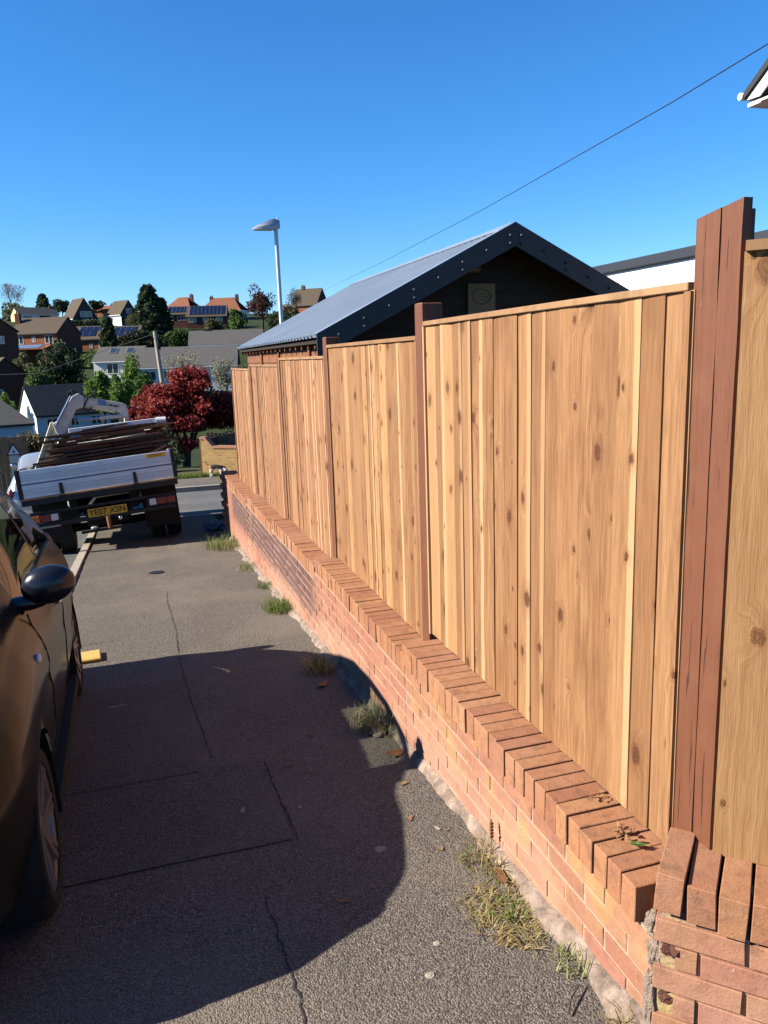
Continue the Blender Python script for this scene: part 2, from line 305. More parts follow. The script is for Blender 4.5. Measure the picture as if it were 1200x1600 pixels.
# ------------------------------------------------------------------ mesh helpers
class MB:
    def __init__(s): s.v = []; s.f = []
    def add(s, vs, fs):
        k = len(s.v); s.v += [tuple(v) for v in vs]; s.f += [tuple(i+k for i in f) for f in fs]; return s
    def box(s, c, d, M=None, taper=None):
        x, y, z = (q/2 for q in d); vs = [Vector((sx*x, sy*y, sz*z)) for sz in (-1, 1) for sy in (-1, 1) for sx in (-1, 1)]
        if taper: vs = [Vector((v.x*(taper if v.z > 0 else 1), v.y*(taper if v.z > 0 else 1), v.z)) for v in vs]
        if M: vs = [M @ v for v in vs]
        return s.add([v+Vector(c) for v in vs], [(0, 2, 3, 1), (4, 5, 7, 6), (0, 1, 5, 4), (2, 6, 7, 3), (0, 4, 6, 2), (1, 3, 7, 5)])
    def bb(s, x0, x1, y0, y1, z0, z1): return s.box(((x0+x1)/2, (y0+y1)/2, (z0+z1)/2), (x1-x0, y1-y0, z1-z0))
    def prism(s, pts, a, b):            # closed polygon pts (3D list) swept from +a to +b
        n = len(pts); A = [Vector(p)+Vector(a) for p in pts]; B = [Vector(p)+Vector(b) for p in pts]
        return s.add(A+B, [tuple(range(n))[::-1], tuple(range(n, 2*n))]+[(i, (i+1) % n, n+(i+1) % n, n+i) for i in range(n)])
    def tube(s, pts, r, n=8, cap=True):
        pts = [Vector(p) for p in pts]; rs = r if isinstance(r, (list, tuple)) else [r]*len(pts); k = len(s.v); ref = None
        for i, p in enumerate(pts):
            t = (pts[min(i+1, len(pts)-1)]-pts[max(i-1, 0)]).normalized()
            if ref is None: ref = t.orthogonal().normalized()
            ref = (ref-t*ref.dot(t)).normalized(); q = t.cross(ref)
            s.v += [tuple(p+rs[i]*(math.cos(2*math.pi*j/n)*ref+math.sin(2*math.pi*j/n)*q)) for j in range(n)]
        for i in range(len(pts)-1):
            s.f += [(k+i*n+j, k+i*n+(j+1) % n, k+(i+1)*n+(j+1) % n, k+(i+1)*n+j) for j in range(n)]
        if cap: s.f += [tuple(k+j for j in range(n))[::-1], tuple(k+(len(pts)-1)*n+j for j in range(n))]
        return s
    def bar(s, a, b, wd, ht, upv=(0, 0, 1)):
        a, b = Vector(a), Vector(b); t = (b-a).normalized(); u = Vector(upv); u = (u-t*u.dot(t)).normalized(); q = t.cross(u)
        vs = [p+q*sx*wd/2+u*sz*ht/2 for p in (a, b) for sx, sz in ((-1, -1), (1, -1), (1, 1), (-1, 1))]
        return s.add(vs, [(3, 2, 1, 0), (4, 5, 6, 7), (0, 1, 5, 4), (1, 2, 6, 5), (2, 3, 7, 6), (3, 0, 4, 7)])
    def lathe(s, prof, n=24, c=(0, 0, 0), axis='x', cap=True):
        k = len(s.v)
        for (h, r) in prof:
            for j in range(n):
                a = 2*math.pi*j/n; p = (h, r*math.cos(a), r*math.sin(a)) if axis == 'x' else (r*math.cos(a), r*math.sin(a), h) if axis == 'z' else (r*math.cos(a), h, r*math.sin(a))
                s.v.append((p[0]+c[0], p[1]+c[1], p[2]+c[2]))
        for i in range(len(prof)-1): s.f += [(k+i*n+j, k+i*n+(j+1) % n, k+(i+1)*n+(j+1) % n, k+(i+1)*n+j) for j in range(n)]
        s.f += [tuple(k+j for j in range(n))[::-1], tuple(k+(len(prof)-1)*n+j for j in range(n))] if cap else []; return s
    def ell(s, c, r, n=16, m=10, M=None):
        k = len(s.v); vs = []
        for i in range(m+1):
            t = math.pi*i/m
            for j in range(n): a = 2*math.pi*j/n; vs.append(Vector((r[0]*math.sin(t)*math.cos(a), r[1]*math.sin(t)*math.sin(a), r[2]*math.cos(t))))
        if M: vs = [M @ v for v in vs]
        return s.add([v+Vector(c) for v in vs], [(i*n+j, i*n+(j+1) % n, (i+1)*n+(j+1) % n, (i+1)*n+j) for i in range(m) for j in range(n)])
    def mesh(s, name, smooth=False, bevel=0, segs=1):
        me = bpy.data.meshes.new(name); me.from_pydata(s.v, [], s.f); bm = bmesh.new(); bm.from_mesh(me)
        bmesh.ops.remove_doubles(bm, verts=bm.verts, dist=1e-5); bmesh.ops.recalc_face_normals(bm, faces=bm.faces)
        if bevel: bmesh.ops.bevel(bm, geom=bm.edges[:], offset=bevel, segments=segs, affect='EDGES', clamp_overlap=True)
        if smooth:
            for f in bm.faces: f.smooth = True
        bm.to_mesh(me); bm.free(); return me
    def build(s, name, mat, parent=None, smooth=False, bevel=0, segs=1, angle=None):
        me = s.mesh(name, smooth, bevel, segs); o = link(name, me, mat, parent)
        if angle and smooth: me.set_sharp_from_angle(angle=rad(angle))
        return o
def link(name, me, mat, parent=None, loc=None, rot=None):
    if mat and not me.materials: me.materials.append(MATS[mat])
    o = bpy.data.objects.new(name, me); col.objects.link(o)
    if parent: o.parent = parent
    if loc is not None: o.location = loc
    if rot is not None: o.rotation_euler = rot
    return o
def tag(o, label=None, cat=None, group=None, kind=None):
    for k, v in (('label', label), ('category', cat), ('group', group), ('kind', kind)):
        if v: o[k] = v
    return o
def thing(name, label, cat, loc=(0, 0, 0), rot=(0, 0, 0), group=None):
    o = bpy.data.objects.new(name, None); col.objects.link(o); o.location = loc; o.rotation_euler = rot; o.empty_display_size = .2
    return tag(o, label, cat, group)
def struct(o): o['kind'] = 'structure'; return o
def text_mesh(body, size, mat, name, parent, M, depth=.001):
    c = bpy.data.curves.new('t', 'FONT'); c.body = body; c.size = size; c.align_x = 'CENTER'; c.align_y = 'CENTER'; c.extrude = depth; c.offset = size*.012
    t = bpy.data.objects.new('t', c); col.objects.link(t); dg = bpy.context.evaluated_depsgraph_get()
    me = bpy.data.meshes.new_from_object(t.evaluated_get(dg)); bpy.data.objects.remove(t); me.transform(M)
    return link(name, me, mat, parent)
def skin(name, vs, es, rs, mat, parent, sub=2):
    me = bpy.data.meshes.new('s'); me.from_pydata(vs, es, []); o = bpy.data.objects.new('s', me); col.objects.link(o)
    m = o.modifiers.new('k', 'SKIN'); m.use_smooth_shade = True
    for i, r in enumerate(rs):
        me.skin_vertices[0].data[i].radius = (r, r) if not isinstance(r, tuple) else r
        me.skin_vertices[0].data[i].use_root = (i == 0)
    s = o.modifiers.new('u', 'SUBSURF'); s.levels = sub; s.render_levels = sub
    dg = bpy.context.evaluated_depsgraph_get(); me2 = bpy.data.meshes.new_from_object(o.evaluated_get(dg)); bpy.data.objects.remove(o)
    for p in me2.polygons: p.use_smooth = True
    return link(name, me2, mat, parent)
def leaf_mesh(name, pts, size, rng, flat=0., up_bias=0.):
    n = len(pts); pts = np.asarray(pts, float); a = rng.normal(size=(n, 3)); a /= np.linalg.norm(a, axis=1)[:, None]
    b = rng.normal(size=(n, 3)); b -= a*(a*b).sum(1)[:, None]; b /= np.linalg.norm(b, axis=1)[:, None]
    s = size*rng.uniform(.55, 1.35, (n, 1)); v = np.empty((n, 4, 3)); v[:, 0] = pts-a*s; v[:, 1] = pts+b*s*.55; v[:, 2] = pts+a*s; v[:, 3] = pts-b*s*.55
    me = bpy.data.meshes.new(name); me.vertices.add(n*4); me.vertices.foreach_set('co', v.reshape(-1)); me.loops.add(n*4); me.loops.foreach_set('vertex_index', np.arange(n*4, dtype=np.int32))
    me.polygons.add(n); me.polygons.foreach_set('loop_start', np.arange(0, n*4, 4, dtype=np.int32)); me.update(calc_edges=True); return me

# ------------------------------------------------------------------ ground
SL = -.08
def drop(y): t = min(1, max(0, (y-7.2)/2.6)); return .080+.040*t*t*(3-2*t)
def G(y): return SL*y
HP = [(-40, 2.9), (0, -.55), (12, -1.5), (26, -2.7), (60, -5.2), (95, -6.9), (105, -6.3), (118, -2.2), (125, -.8), (150, 3.2), (168, 4.6), (190, 9.2), (225, 13.3), (250, 15.4), (300, 16.5), (400, 8), (1200, -20)]
def hill(y): return float(np.interp(y, [p[0] for p in HP], [p[1] for p in HP]))
def sheet(name, xs, ys, zf, mat, parent=None, kind=True):
    me = bpy.data.meshes.new(name); nx = len(xs); v = [(x, y, zf(x, y)) for y in ys for x in xs]
    f = [(j*nx+i, j*nx+i+1, (j+1)*nx+i+1, (j+1)*nx+i) for j in range(len(ys)-1) for i in range(nx-1)]
    me.from_pydata(v, [], f); o = link(name, me, mat, parent)
    for p in me.polygons: p.use_smooth = True
    return struct(o) if kind else o
from mathutils import noise as mn
sheet('terrain', [-900, -400, -200, -100]+list(range(-60, 90, 6))+[120, 200, 400, 900], [-40, -20, -8]+list(range(0, 60, 6))+list(range(60, 320, 7))+[340, 400, 600, 1200],
      lambda x, y: hill(y)+(0 if y < 40 else 1.0*mn.noise((x*.03, y*.03, 0)))+(.0 if x < 60 else 0), 'hillside')
und = lambda x, y: .006*mn.noise((x*1.7, y*1.1, 3))+.003*mn.noise((x*6, y*5, 1))
fr = lambda a, b, s: [a+(b-a)*i/max(1, round((b-a)/s)) for i in range(max(1, round((b-a)/s))+1)]
pav = sheet('pavement', fr(-.85, 1.16, .1), fr(-5, 14.6, .1), lambda x, y: G(y)+und(x, y), 'pavement_asphalt')
road = sheet('road', fr(-7, -.955, .6), fr(-5, 60, .5), lambda x, y: G(y)-drop(y)+.03*max(0, 1-abs(x+4)/3), 'road_asphalt')
sheet('side_road', fr(-.957, 40, 1.5), fr(14.72, 22.15, .5), lambda x, y: G(y)-.118 if y > 15.2 or x > 3 else G(y)-.118, 'road_asphalt')
sheet('far_pavement', fr(-.957, 40, 1.5), fr(22.27, 26.4, .4), lambda x, y: G(y), 'pavement_asphalt')
sheet('driveway', fr(1.16, 6, .4), fr(-5, 1.1, .4), lambda x, y: G(y)+.0, 'pavement_asphalt')
sheet('opposite_pavement', fr(-9, -7.12, .4), fr(-5, 60, 1), lambda x, y: G(y), 'pavement_asphalt')
sheet('garden_ground', fr(1.42, 40, 2), fr(1.9, 14.6, 1), lambda x, y: .1-.045*y, 'garden_soil')
sheet('grass_verge', fr(-.957, 40, 1.5), fr(26.4, 34, 1), lambda x, y: G(y)+.02, 'garden_soil')
kerb = struct(bpy.data.objects.new('kerb', None)); col.objects.link(kerb)
km = MB().box((0, 0, -.06), (.105, .905, .16)).mesh('kerb_stone', bevel=.008)
ang = math.atan(SL)
y = -5
while y < 14.3:
    link('kerb_stone', km, 'kerb_concrete', kerb, (-.902+R.uniform(-.003, .003), y+.457, G(y+.457)+.004+R.uniform(-.002, .002)), (ang, 0, 0)); y += .915
for i in range(24):
    link('kerb_stone', km, 'kerb_concrete', kerb, (-.9+i*.915, 22.21, G(22.21)+.004), (0, 0, math.pi/2)); link('kerb_stone', km, 'kerb_concrete', kerb, (-.4+i*.915, 14.66, G(14.66)+.004), (0, 0, math.pi/2))
# cracks, trench patch and cover in the pavement
def ribbon(name, pts, wd, mat, parent, dz):
    m = MB(); L = []
    for i in range(len(pts)-1):
        (x0, y0), (x1, y1) = pts[i], pts[i+1]; n = max(2, int(math.hypot(x1-x0, y1-y0)/.025))
        for k in range(n): t = k/n; L.append((x0+(x1-x0)*t+R.uniform(-1, 1)*.006, y0+(y1-y0)*t))
    L.append(pts[-1]); vs = []
    for i, (x, y_) in enumerate(L):
        a = L[max(0, i-1)]; b = L[min(len(L)-1, i+1)]; d = Vector((b[0]-a[0], b[1]-a[1], 0)).normalized(); q = Vector((-d.y, d.x, 0)); h = wd*R.uniform(.3, 1.2)/2
        for s_ in (-1, 1): p = Vector((x, y_, 0))+q*s_*h; vs.append((p.x, p.y, G(p.y)+und(p.x, p.y)+dz))
    m.add(vs, [(2*i, 2*i+1, 2*i+3, 2*i+2) for i in range(len(L)-1)]); return m.build(name, mat, parent)
ribbon('crack', [(.11, 7.95), (.10, 7.4), (.115, 6.9), (.13, 6.3), (.12, 5.6)], .007, 'crack_dark', pav, .003)
ribbon('crack', [(.12, 5.5), (.15, 4.49), (.19, 3.66)], .006, 'crack_dark', pav, .003)
ribbon('crack', [(.43, 3.5), (.435, 3.1), (.445, 2.75)], .009, 'crack_dark', pav, .0065)
ribbon('crack', [(.265, 2.42), (.275, 2.2), (.285, 1.9), (.27, 1.6), (.28, 1.1)], .007, 'crack_dark', pav, .003)
ribbon('crack', [(-.62, 6.2), (-.3, 6.22)], .008, 'crack_dark', pav, .003)
sheet('repair_patch', fr(-.85, .43, .08), fr(2.76, 3.52, .08), lambda x, y: G(y)+und(x, y)+.005, 'patch_asphalt', pav, False)
sheet('repair_patch', fr(-.85, .12, .08), fr(3.53, 5.0, .08), lambda x, y: G(y)+und(x, y)+.004, 'patch_asphalt', pav, False)
cv = MB().lathe([(-.01, .085), (.006, .085), (.008, .078)], 20, axis='z').build('stopcock_cover', 'dark_metal'); cv.location = (.03, 9.1, G(9.1)+.002); cv.rotation_euler = (ang, 0, 0)
tag(cv, 'small round dark metal cover set in the pavement near the crack', 'cover')

# ------------------------------------------------------------------ brick wall
BL, BH, CW = .205, .060, .1025
PITCH = .068
COPT = [.268-.068*k for k in range(5)]
BAY = [1.46, 3.40, 5.44, 7.37, 9.30, 11.62]
XF = 1.118           # front face of the stretcher courses
wall = thing('brick_wall', 'low red brick garden wall with brick-on-edge coping, stepping downhill under the fence', 'wall', (0, 0, 0))
def brickmesh(name, d, seed, amt=.0022):
    r = random.Random(seed); b = bmesh.new(); bmesh.ops.create_cube(b, size=1)
    for v in b.verts: v.co = Vector((v.co.x*d[0]+r.uniform(-1, 1)*amt, v.co.y*d[1]+r.uniform(-1, 1)*amt, v.co.z*d[2]+r.uniform(-1, 1)*amt))
    bmesh.ops.bevel(b, geom=b.edges[:], offset=.002, segments=1, affect='EDGES'); me = bpy.data.meshes.new(name); b.to_mesh(me); b.free(); return me
STR = [brickmesh('brick', (.10, BL, BH), i) for i in range(5)]
COP = [brickmesh('coping_brick', (.215, .0618, .104), 20+i, .0012) for i in range(6)]
# mortar core: stepped backing that fills the joints
core = MB(); xc = XF+.003
for k in range(5):
    z1 = COPT[k]-.105; n = 6
    core.bb(xc, 1.335, BAY[k], BAY[k+1], G(BAY[k+1])-.25, z1)
    core.bb(XF+.020+(.0 if k == 0 else .016), 1.325, BAY[k]+(.075 if k == 0 else .002), BAY[k+1]-.002, z1+.001, COPT[k]-.055)
core.build('mortar_joints', 'mortar', wall)
nb = 0; far = MB()
def putbrick(x, y, z, L=1.0):
    global nb
    if nb < 300:
        o = link('brick', STR[R.randrange(5)], 'red_brick', wall, (x+.05+R.uniform(-.0015, .0015), y, z), (R.uniform(-.006, .006), 0, R.uniform(-.006, .006)))
        o.scale.y = L; nb += 1
    else: far.box((x+.05, y, z), (.10, BL*L, BH))
for k in range(5):
    top = COPT[k]-.105-.008; row = 0; z = top-BH/2; grow = k
    while z > G(BAY[k+1])-.06:
        y0 = BAY[k]+(.0 if (row+grow) % 2 == 0 else -.107)+.004
        while y0 < BAY[k+1]:
            a, b = max(y0, BAY[k]+.004), min(y0+BL, BAY[k+1]-.004)
            if b-a > .03 and z+BH/2 > G((a+b)/2)+.0:
                putbrick(XF, (a+b)/2, z, (b-a)/BL)
            y0 += BL+.0095
        row += 1; z -= PITCH
if far.f: tag(far.build('far_bricks', 'red_brick', wall, bevel=0), kind='stuff')
for k in range(5):
    dx = .0 if k == 0 else .016; y = BAY[k]+.036+(.05 if k == 0 else 0); i = 0
    while y < BAY[k+1]-.02:
        o = link('coping_brick', COP[R.randrange(6)], 'coping_brick_clay', wall, (XF-.014+dx+.1075+R.uniform(-.004, .004), y, COPT[k]-.052+R.uniform(-.002, .002)), (R.uniform(-.004, .004), R.uniform(-.004, .004), R.uniform(-.010, .010)))
        y += .0695+R.uniform(-.0008, .0008); i += 1
# end pier beyond the last fence post, its toothed corner still standing
pier = MB(); z = -.06; i = 0
while z > G(12.2)-.1:
    pb = link('pier_brick', STR[i % 5], 'red_brick', wall, (XF+.03+(.0 if i % 2 else -.028), 11.74+(0 if i % 2 else .03), z), (0, 0, 0)); z -= PITCH; i += 1
    if i % 2: link('pier_brick', STR[i % 5], 'red_brick', wall, (XF+.05, 11.95, z), (0, 0, 0))
pier.bb(XF+.012, 1.335, 11.62, 12.0, G(12)-.25, -.03); pier.build('pier_core', 'mortar', wall)
for i in range(5): link('coping_brick', COP[i], 'coping_brick_clay', wall, (XF-.014+.016+.1075, 11.66+i*.07, COPT[4]-.05), (0, 0, 0))
# splayed return at the near corner, 45 degrees
C0 = Vector((1.104, 1.442, 0)); D = Vector((math.sin(rad(45)), -math.cos(rad(45)), 0)); Nn = Vector((D.y, -D.x, 0)); Nn = -Nn if Nn.x < 0 else Nn   # Nn points into the garden
def sp(s, dep, z): return C0+D*s+Nn*dep+Vector((0, 0, z))
rz = math.atan2(D.y, D.x)
SPT = .243           # top of stretcher work on the return
rc = MB(); rc.prism([sp(.012, .012, -.45), sp(2.4, .012, -.45), sp(2.4, .23, -.45), sp(.10, .23, -.45)], (0, 0, 0), (0, 0, .45+SPT-.004)); rc.build('mortar_joints', 'mortar', wall)
SM = [brickmesh('brick', (BL, .10, BH), 40+i) for i in range(3)]; SC = [brickmesh('coping_brick', (.064, .215, .102), 60+i) for i in range(4)]
row = 0; z = SPT-BH/2-.006
while z > -.42:
    s = .002 if row % 2 == 0 else -.103
    while s < 2.3:
        a, b = max(s, .002), s+BL
        if row in (1, 3) and s < 0: a = .052      # the broken corner bricks: only a stump left
        if b-a > .03:
            o = link('brick', SM[R.randrange(3)], 'red_brick', wall, sp((a+b)/2, .05+R.uniform(-.002, .001), z), (0, R.uniform(-.004, .004), rz)); o.scale.x = (b-a)/BL
        s += BL+.0095
    row += 1; z -= PITCH
s = .034; gaps = [.007, .006, .008, .007, .006, .009]; i = 0
while s < 2.3:
    tilt = [(-.015, .04), (.012, -.012), (.010, .018), (-.01, .01)][i] if i < 4 else (R.uniform(-.02, .02), R.uniform(-.03, .03))
    link('coping_brick', SC[i % 4], 'coping_brick_clay', wall, sp(s, .098+R.uniform(-.006, .006), SPT+.056+[.020, .006, .002, .0][min(i, 3)]), (tilt[0], tilt[1], rz+R.uniform(-.04, .04))); s += .064+gaps[i % 6]; i += 1
# broken mortar and spalled stumps at the corner
def lump(name, c, r, mat, parent, seed, n=40):
    rr = random.Random(seed); b = bmesh.new(); bmesh.ops.create_icosphere(b, subdivisions=3, radius=1)
    for v in b.verts:
        k = 1+.45*mn.noise(v.co*2.1+Vector((seed, 0, 0)))+.15*mn.noise(v.co*6+Vector((0, seed, 0))); v.co = Vector((v.co.x*r[0]*k, v.co.y*r[1]*k, v.co.z*r[2]*k))
    me = bpy.data.meshes.new(name); b.to_mesh(me); b.free(); return link(name, me, mat, parent, c)
lump('broken_mortar', (1.128, 1.462, .115), (.022, .022, .055), 'brick_hole', wall, 3); lump('broken_mortar', (1.118, 1.462, -.03), (.018, .022, .09), 'brick_hole', wall, 5)
lump('broken_mortar', (1.128, 1.475, .19), (.018, .02, .035), 'brick_hole', wall, 8)
lump('brick_stump', sp(.055, .045, .152), (.05, .035, .032), 'spalled_brick', wall, 12); lump('brick_stump', sp(.05, .05, .016), (.05, .035, .032), 'spalled_brick', wall, 14)
# haunching along the foot of the wall
hm = MB(); L = []; y = 1.3
while y < 11.6:
    wd = .015+.055*abs(mn.noise((y*2.3, 0, 0)))*1.6+R.uniform(0, .012); L.append((y, wd, .018+.03*abs(mn.noise((y*3, 4, 0))))); y += .035
vs = []
for y, wd, h in L: vs += [(XF-wd-.012, y, G(y)-.01), (XF-wd, y, G(y)+h*.6), (XF-.01, y, G(y)+h+.012), (XF+.03, y, G(y)+h+.02)]
hm.add(vs, [(4*i+j, 4*i+j+1, 4*i+j+5, 4*i+j+4) for i in range(len(L)-1) for j in range(3)]); hm.build('mortar_haunch', 'haunch_mortar', wall, smooth=True)

# ------------------------------------------------------------------ fence
XP = 1.292
fence = thing('garden_fence', 'new stepped close-board garden fence with brown posts on the brick wall', 'fence', (0, 0, 0))
def fpart(name, label, loc, rot=(0, 0, 0)):
    o = bpy.data.objects.new(name, None); col.objects.link(o); o.parent = fence; o.location = loc; o.rotation_euler = rot
    return tag(o, label)
PT = [1.772, 1.712, 1.640, 1.580, 1.532]
PY = [(1.628, 3.458), (3.562, 5.388), (5.492, 7.318), (7.422, 9.248), (9.352, 11.178)]
def board_mesh(wd, h, seed, thick=.009, thin=.005):
    """feather-edged board: front face leans a little, origin at the foot"""
    r = random.Random(seed); m = MB(); n = 10; L = []
    for i in range(n+1):
        z = h*i/n; b = .0025*mn.noise((seed*3.1, z*1.3, 0)); e = .0012*mn.noise((seed, z*4, 7))
        L.append([(-thin+b, -wd/2+e, z), (-(thick*.55+thin*.45)+b-.0012, 0, z), (-thick+b, wd/2+e, z), (0, wd/2, z), (0, -wd/2, z)])
    vs = [p for l in L for p in l]; fs = [(5*i+j, 5*i+(j+1) % 5, 5*i+5+(j+1) % 5, 5*i+5+j) for i in range(n) for j in range(5)]
    m.add(vs, fs+[(0, 1, 2, 3, 4), tuple(5*n+j for j in (4, 3, 2, 1, 0))]); return m.mesh('board')
for k in range(5):
    y0, y1 = PY[k]; z0 = COPT[k]+.004; h = PT[k]-.022-z0
    p = fpart('fence_panel', None, (XP, (y0+y1)/2, z0))
    nbd = 18; pit = (y1-y0)/nbd
    meshes = [board_mesh(pit+.022, h, 100*k+j) for j in range(4)]
    for j in range(nbd):
        o = link('board', meshes[R.randrange(4)], ['new_wood', 'new_wood', 'red_wood', 'red_wood', 'red_wood'][k], p, (R.uniform(-.0015, .0015)-.001*(j % 2), -(y1-y0)/2+pit*(j+.5)+R.uniform(-.004, .004), 0), (0, 0, R.uniform(-.035, .03)))
        if R.random() < .5: o.scale.y = -1
        if k < 2 and R.random() < .18: o.data = o.data.copy(); o.data.materials[0] = MATS['pale_wood']
    for zr in (.12, h*.5, h-.12): MB().bb(.001, .036, -(y1-y0)/2, (y1-y0)/2, zr-.02, zr+.02).build('back_rail', 'new_wood', p)
    cp = MB().bb(-.020, .030, -(y1-y0)/2, (y1-y0)/2, h-.0005, h+.020).build('capping_strip', 'cap_wood', p, bevel=.002)
    for s_ in (-1, 1): MB().bb(-.02, .03, s_*(y1-y0)/2-.012, s_*(y1-y0)/2+.0125, 0, h-.002).build('edge_batten', 'new_wood', p)
for k, (y0, y1, top) in enumerate([(3.460, 3.560, 1.853), (5.390, 5.490, 1.762), (7.320, 7.420, 1.632), (9.250, 9.350, 1.578), (11.180, 11.280, 1.535)]):
    zb = COPT[min(4, k+1)]-.02; p = fpart('fence_post', None if k < 4 else 'pale unpainted end post', (1.272 if k < 4 else 1.285, (y0+y1)/2, zb))
    MB().bb(0, .1, -.05, .05, 0, top-zb).build('shaft', 'brown_post_paint' if k < 4 else 'red_wood', p, bevel=.003)
    MB().bb(.004, .096, -.046, .046, top-zb, top-zb+.002).build('cut_end', 'end_grain', p)
cpost = fpart('fence_post', 'wide brown corner post made of two timbers', (1.286, 1.553, .31))
def timber(name, x0, x1, y0, y1, h0, h1, seed):
    m = MB(); n = 26; vs = []
    for i in range(n+1):
        t = i/n; j = lambda q: .0018*mn.noise((seed+q*9.1, t*9, 0))
        za = t*h0; zb_ = t*h1
        vs += [(x0+j(1), y1+j(2), za), (x0+j(3), y0+j(4), zb_), (x1, y0, zb_), (x1, y1, za)]
    m.add(vs, [(4*i+a, 4*i+(a+1) % 4, 4*i+4+(a+1) % 4, 4*i+4+a) for i in range(n) for a in range(4)]+[(0, 1, 2, 3), (4*n+3, 4*n+2, 4*n+1, 4*n)]); o = m.build(name, 'brown_post_paint', cpost)
    return o
timber('timber', 0, .095, -.011, .070, 1.600, 1.612, 1); timber('timber', .002, .026, -.078, -.0125, 1.612, 1.622, 4)
# panel on the splay
sp0 = Vector((1.303, 1.479, .352)); p = fpart('fence_panel', 'pale wide-boarded panel on the splayed return', sp0, (0, 0, rz+math.pi/2))
hh = 1.84-.352-.022
for j in range(12):
    wd = .165; me = board_mesh(wd, hh, 700+j % 3, .016, .009); o = link('board', me, 'pale_wood', p, (0, -.082-j*.15, 0), (0, 0, R.uniform(-.008, .008)))
MB().bb(-.03, .03, -1.8, -.002, hh+.0, hh+.022).build('capping_strip', 'cap_wood', p)
for zr in (.15, .75, 1.35): MB().bb(.002, .036, -1.8, 0, zr-.02, zr+.02).build('back_rail', 'new_wood', p)

# ------------------------------------------------------------------ timber outbuilding behind the fence
SY0, SY1, SXL, SXA, SXR, SZE, SZA = 8.35, 15.0, 1.86, 4.19, 6.52, 1.83, 2.985
shed = thing('outbuilding', 'timber outbuilding with dark grey ribbed metal roof behind the fence', 'building', (0, 0, 0))
zb = -.45
MB().bb(2.02, 2.06, SY0+.42, SY1-.2, zb, SZE-.02).build('side_wall', 'shed_dark_shaded_wood', shed)
for i in range(9):
    z = SZE-.10-i*.14
    MB().prism([(2.02, 0, z-.145), (1.998, 0, z-.145), (2.010, 0, z), (2.02, 0, z)], (0, SY0+.42, 0), (0, SY1-.2, 0)).build('cladding_board', 'shed_wood', shed)
for yy, hh_ in ((9.3, 1.0), (11.4, 1.0), (13.0, 1.0)): MB().bb(1.978, 2.0, yy-.05, yy+.05, zb, SZE-.06).build('cover_batten', 'shed_wood', shed)
wn = MB().bb(1.972, 1.997, 13.55, 14.05, 1.2, 1.52).build('window', 'shed_wood', shed); MB().bb(1.968, 1.9725, 13.59, 14.01, 1.24, 1.48).build('pane', 'window_pane', wn)
for x_ in (SXR-.32,): MB().bb(x_-.02, x_+.02, SY0+.42, SY1-.2, zb, SZE-.02).build('side_wall', 'shed_dark_shaded_wood', shed)
sl = (SZA-SZE)/(SXA-SXL)
gy = SY0+.42
MB().prism([(2.2, gy+.03, zb), (6.2, gy+.03, zb), (6.2, gy+.03, SZE+.10), (SXA, gy+.03, SZA-.07), (2.2, gy+.03, SZE+.10)], (0, 0, 0), (0, .05, 0)).build('gable_wall', 'shed_dark_shaded_wood', shed)
MB().prism([(2.2, SY1-.25, zb), (6.2, SY1-.25, zb), (6.2, SY1-.25, SZE+.10), (SXA, SY1-.25, SZA-.07), (2.2, SY1-.25, SZE+.10)], (0, 0, 0), (0, .05, 0)).build('gable_wall', 'shed_dark_shaded_wood', shed)
z = 1.2
while z < 2.85:
    hw = min(2.0, (SZA-.09-(z+.14))/sl)
    if hw > .1: MB().prism([(0, gy+.03, z), (0, gy+.006, z), (0, gy+.020, z+.142), (0, gy+.03, z+.142)], (SXA-hw, 0, 0), (SXA+hw, 0, 0)).build('gable_board', 'shed_dark_shaded_wood', shed)
    z += .14
def roof_side(sg):
    ey = SXL if sg < 0 else SXR
    pitch = .19; y = SY0
    n_s = 7; per = (SY1-SY0)/n_s
    for q in range(n_s):
        ya = SY0+q*per; prof = []; nr = 5; pr = per/nr
        for j in range(nr):
            a = ya+j*pr; prof += [(a, 0), (a+pr*.52, 0), (a+pr*.62, .032), (a+pr*.84, .032), (a+pr*.94, 0)]
        prof.append((ya+per+.0, 0)); nv = len(prof); vs = []
        A = Vector((SXA, 0, SZA)); B = Vector((ey, 0, SZE)); d = (B-A).normalized(); nrm = Vector((-d.z*(-1 if sg < 0 else 1)*-1, 0, abs(d.x)))
        nrm = Vector((sg*abs(d.z), 0, abs(d.x))) if True else nrm
        for base in (A+d*.03, B):
            for off in (0, -.0015):
                for (yy, hh_) in prof: vs.append(base+nrm*(hh_+off+.012)+Vector((0, yy, 0)))
        f = [(i, i+1, 2*nv+i+1, 2*nv+i) for i in range(nv-1)]+[(nv+i+1, nv+i, 3*nv+i, 3*nv+i+1) for i in range(nv-1)]+[(2*nv+i, 2*nv+i+1, 3*nv+i+1, 3*nv+i) for i in range(nv-1)]
        MB().add(vs, f).build('roof_sheet', 'roof_steel', shed)
roof_side(-1); roof_side(1)
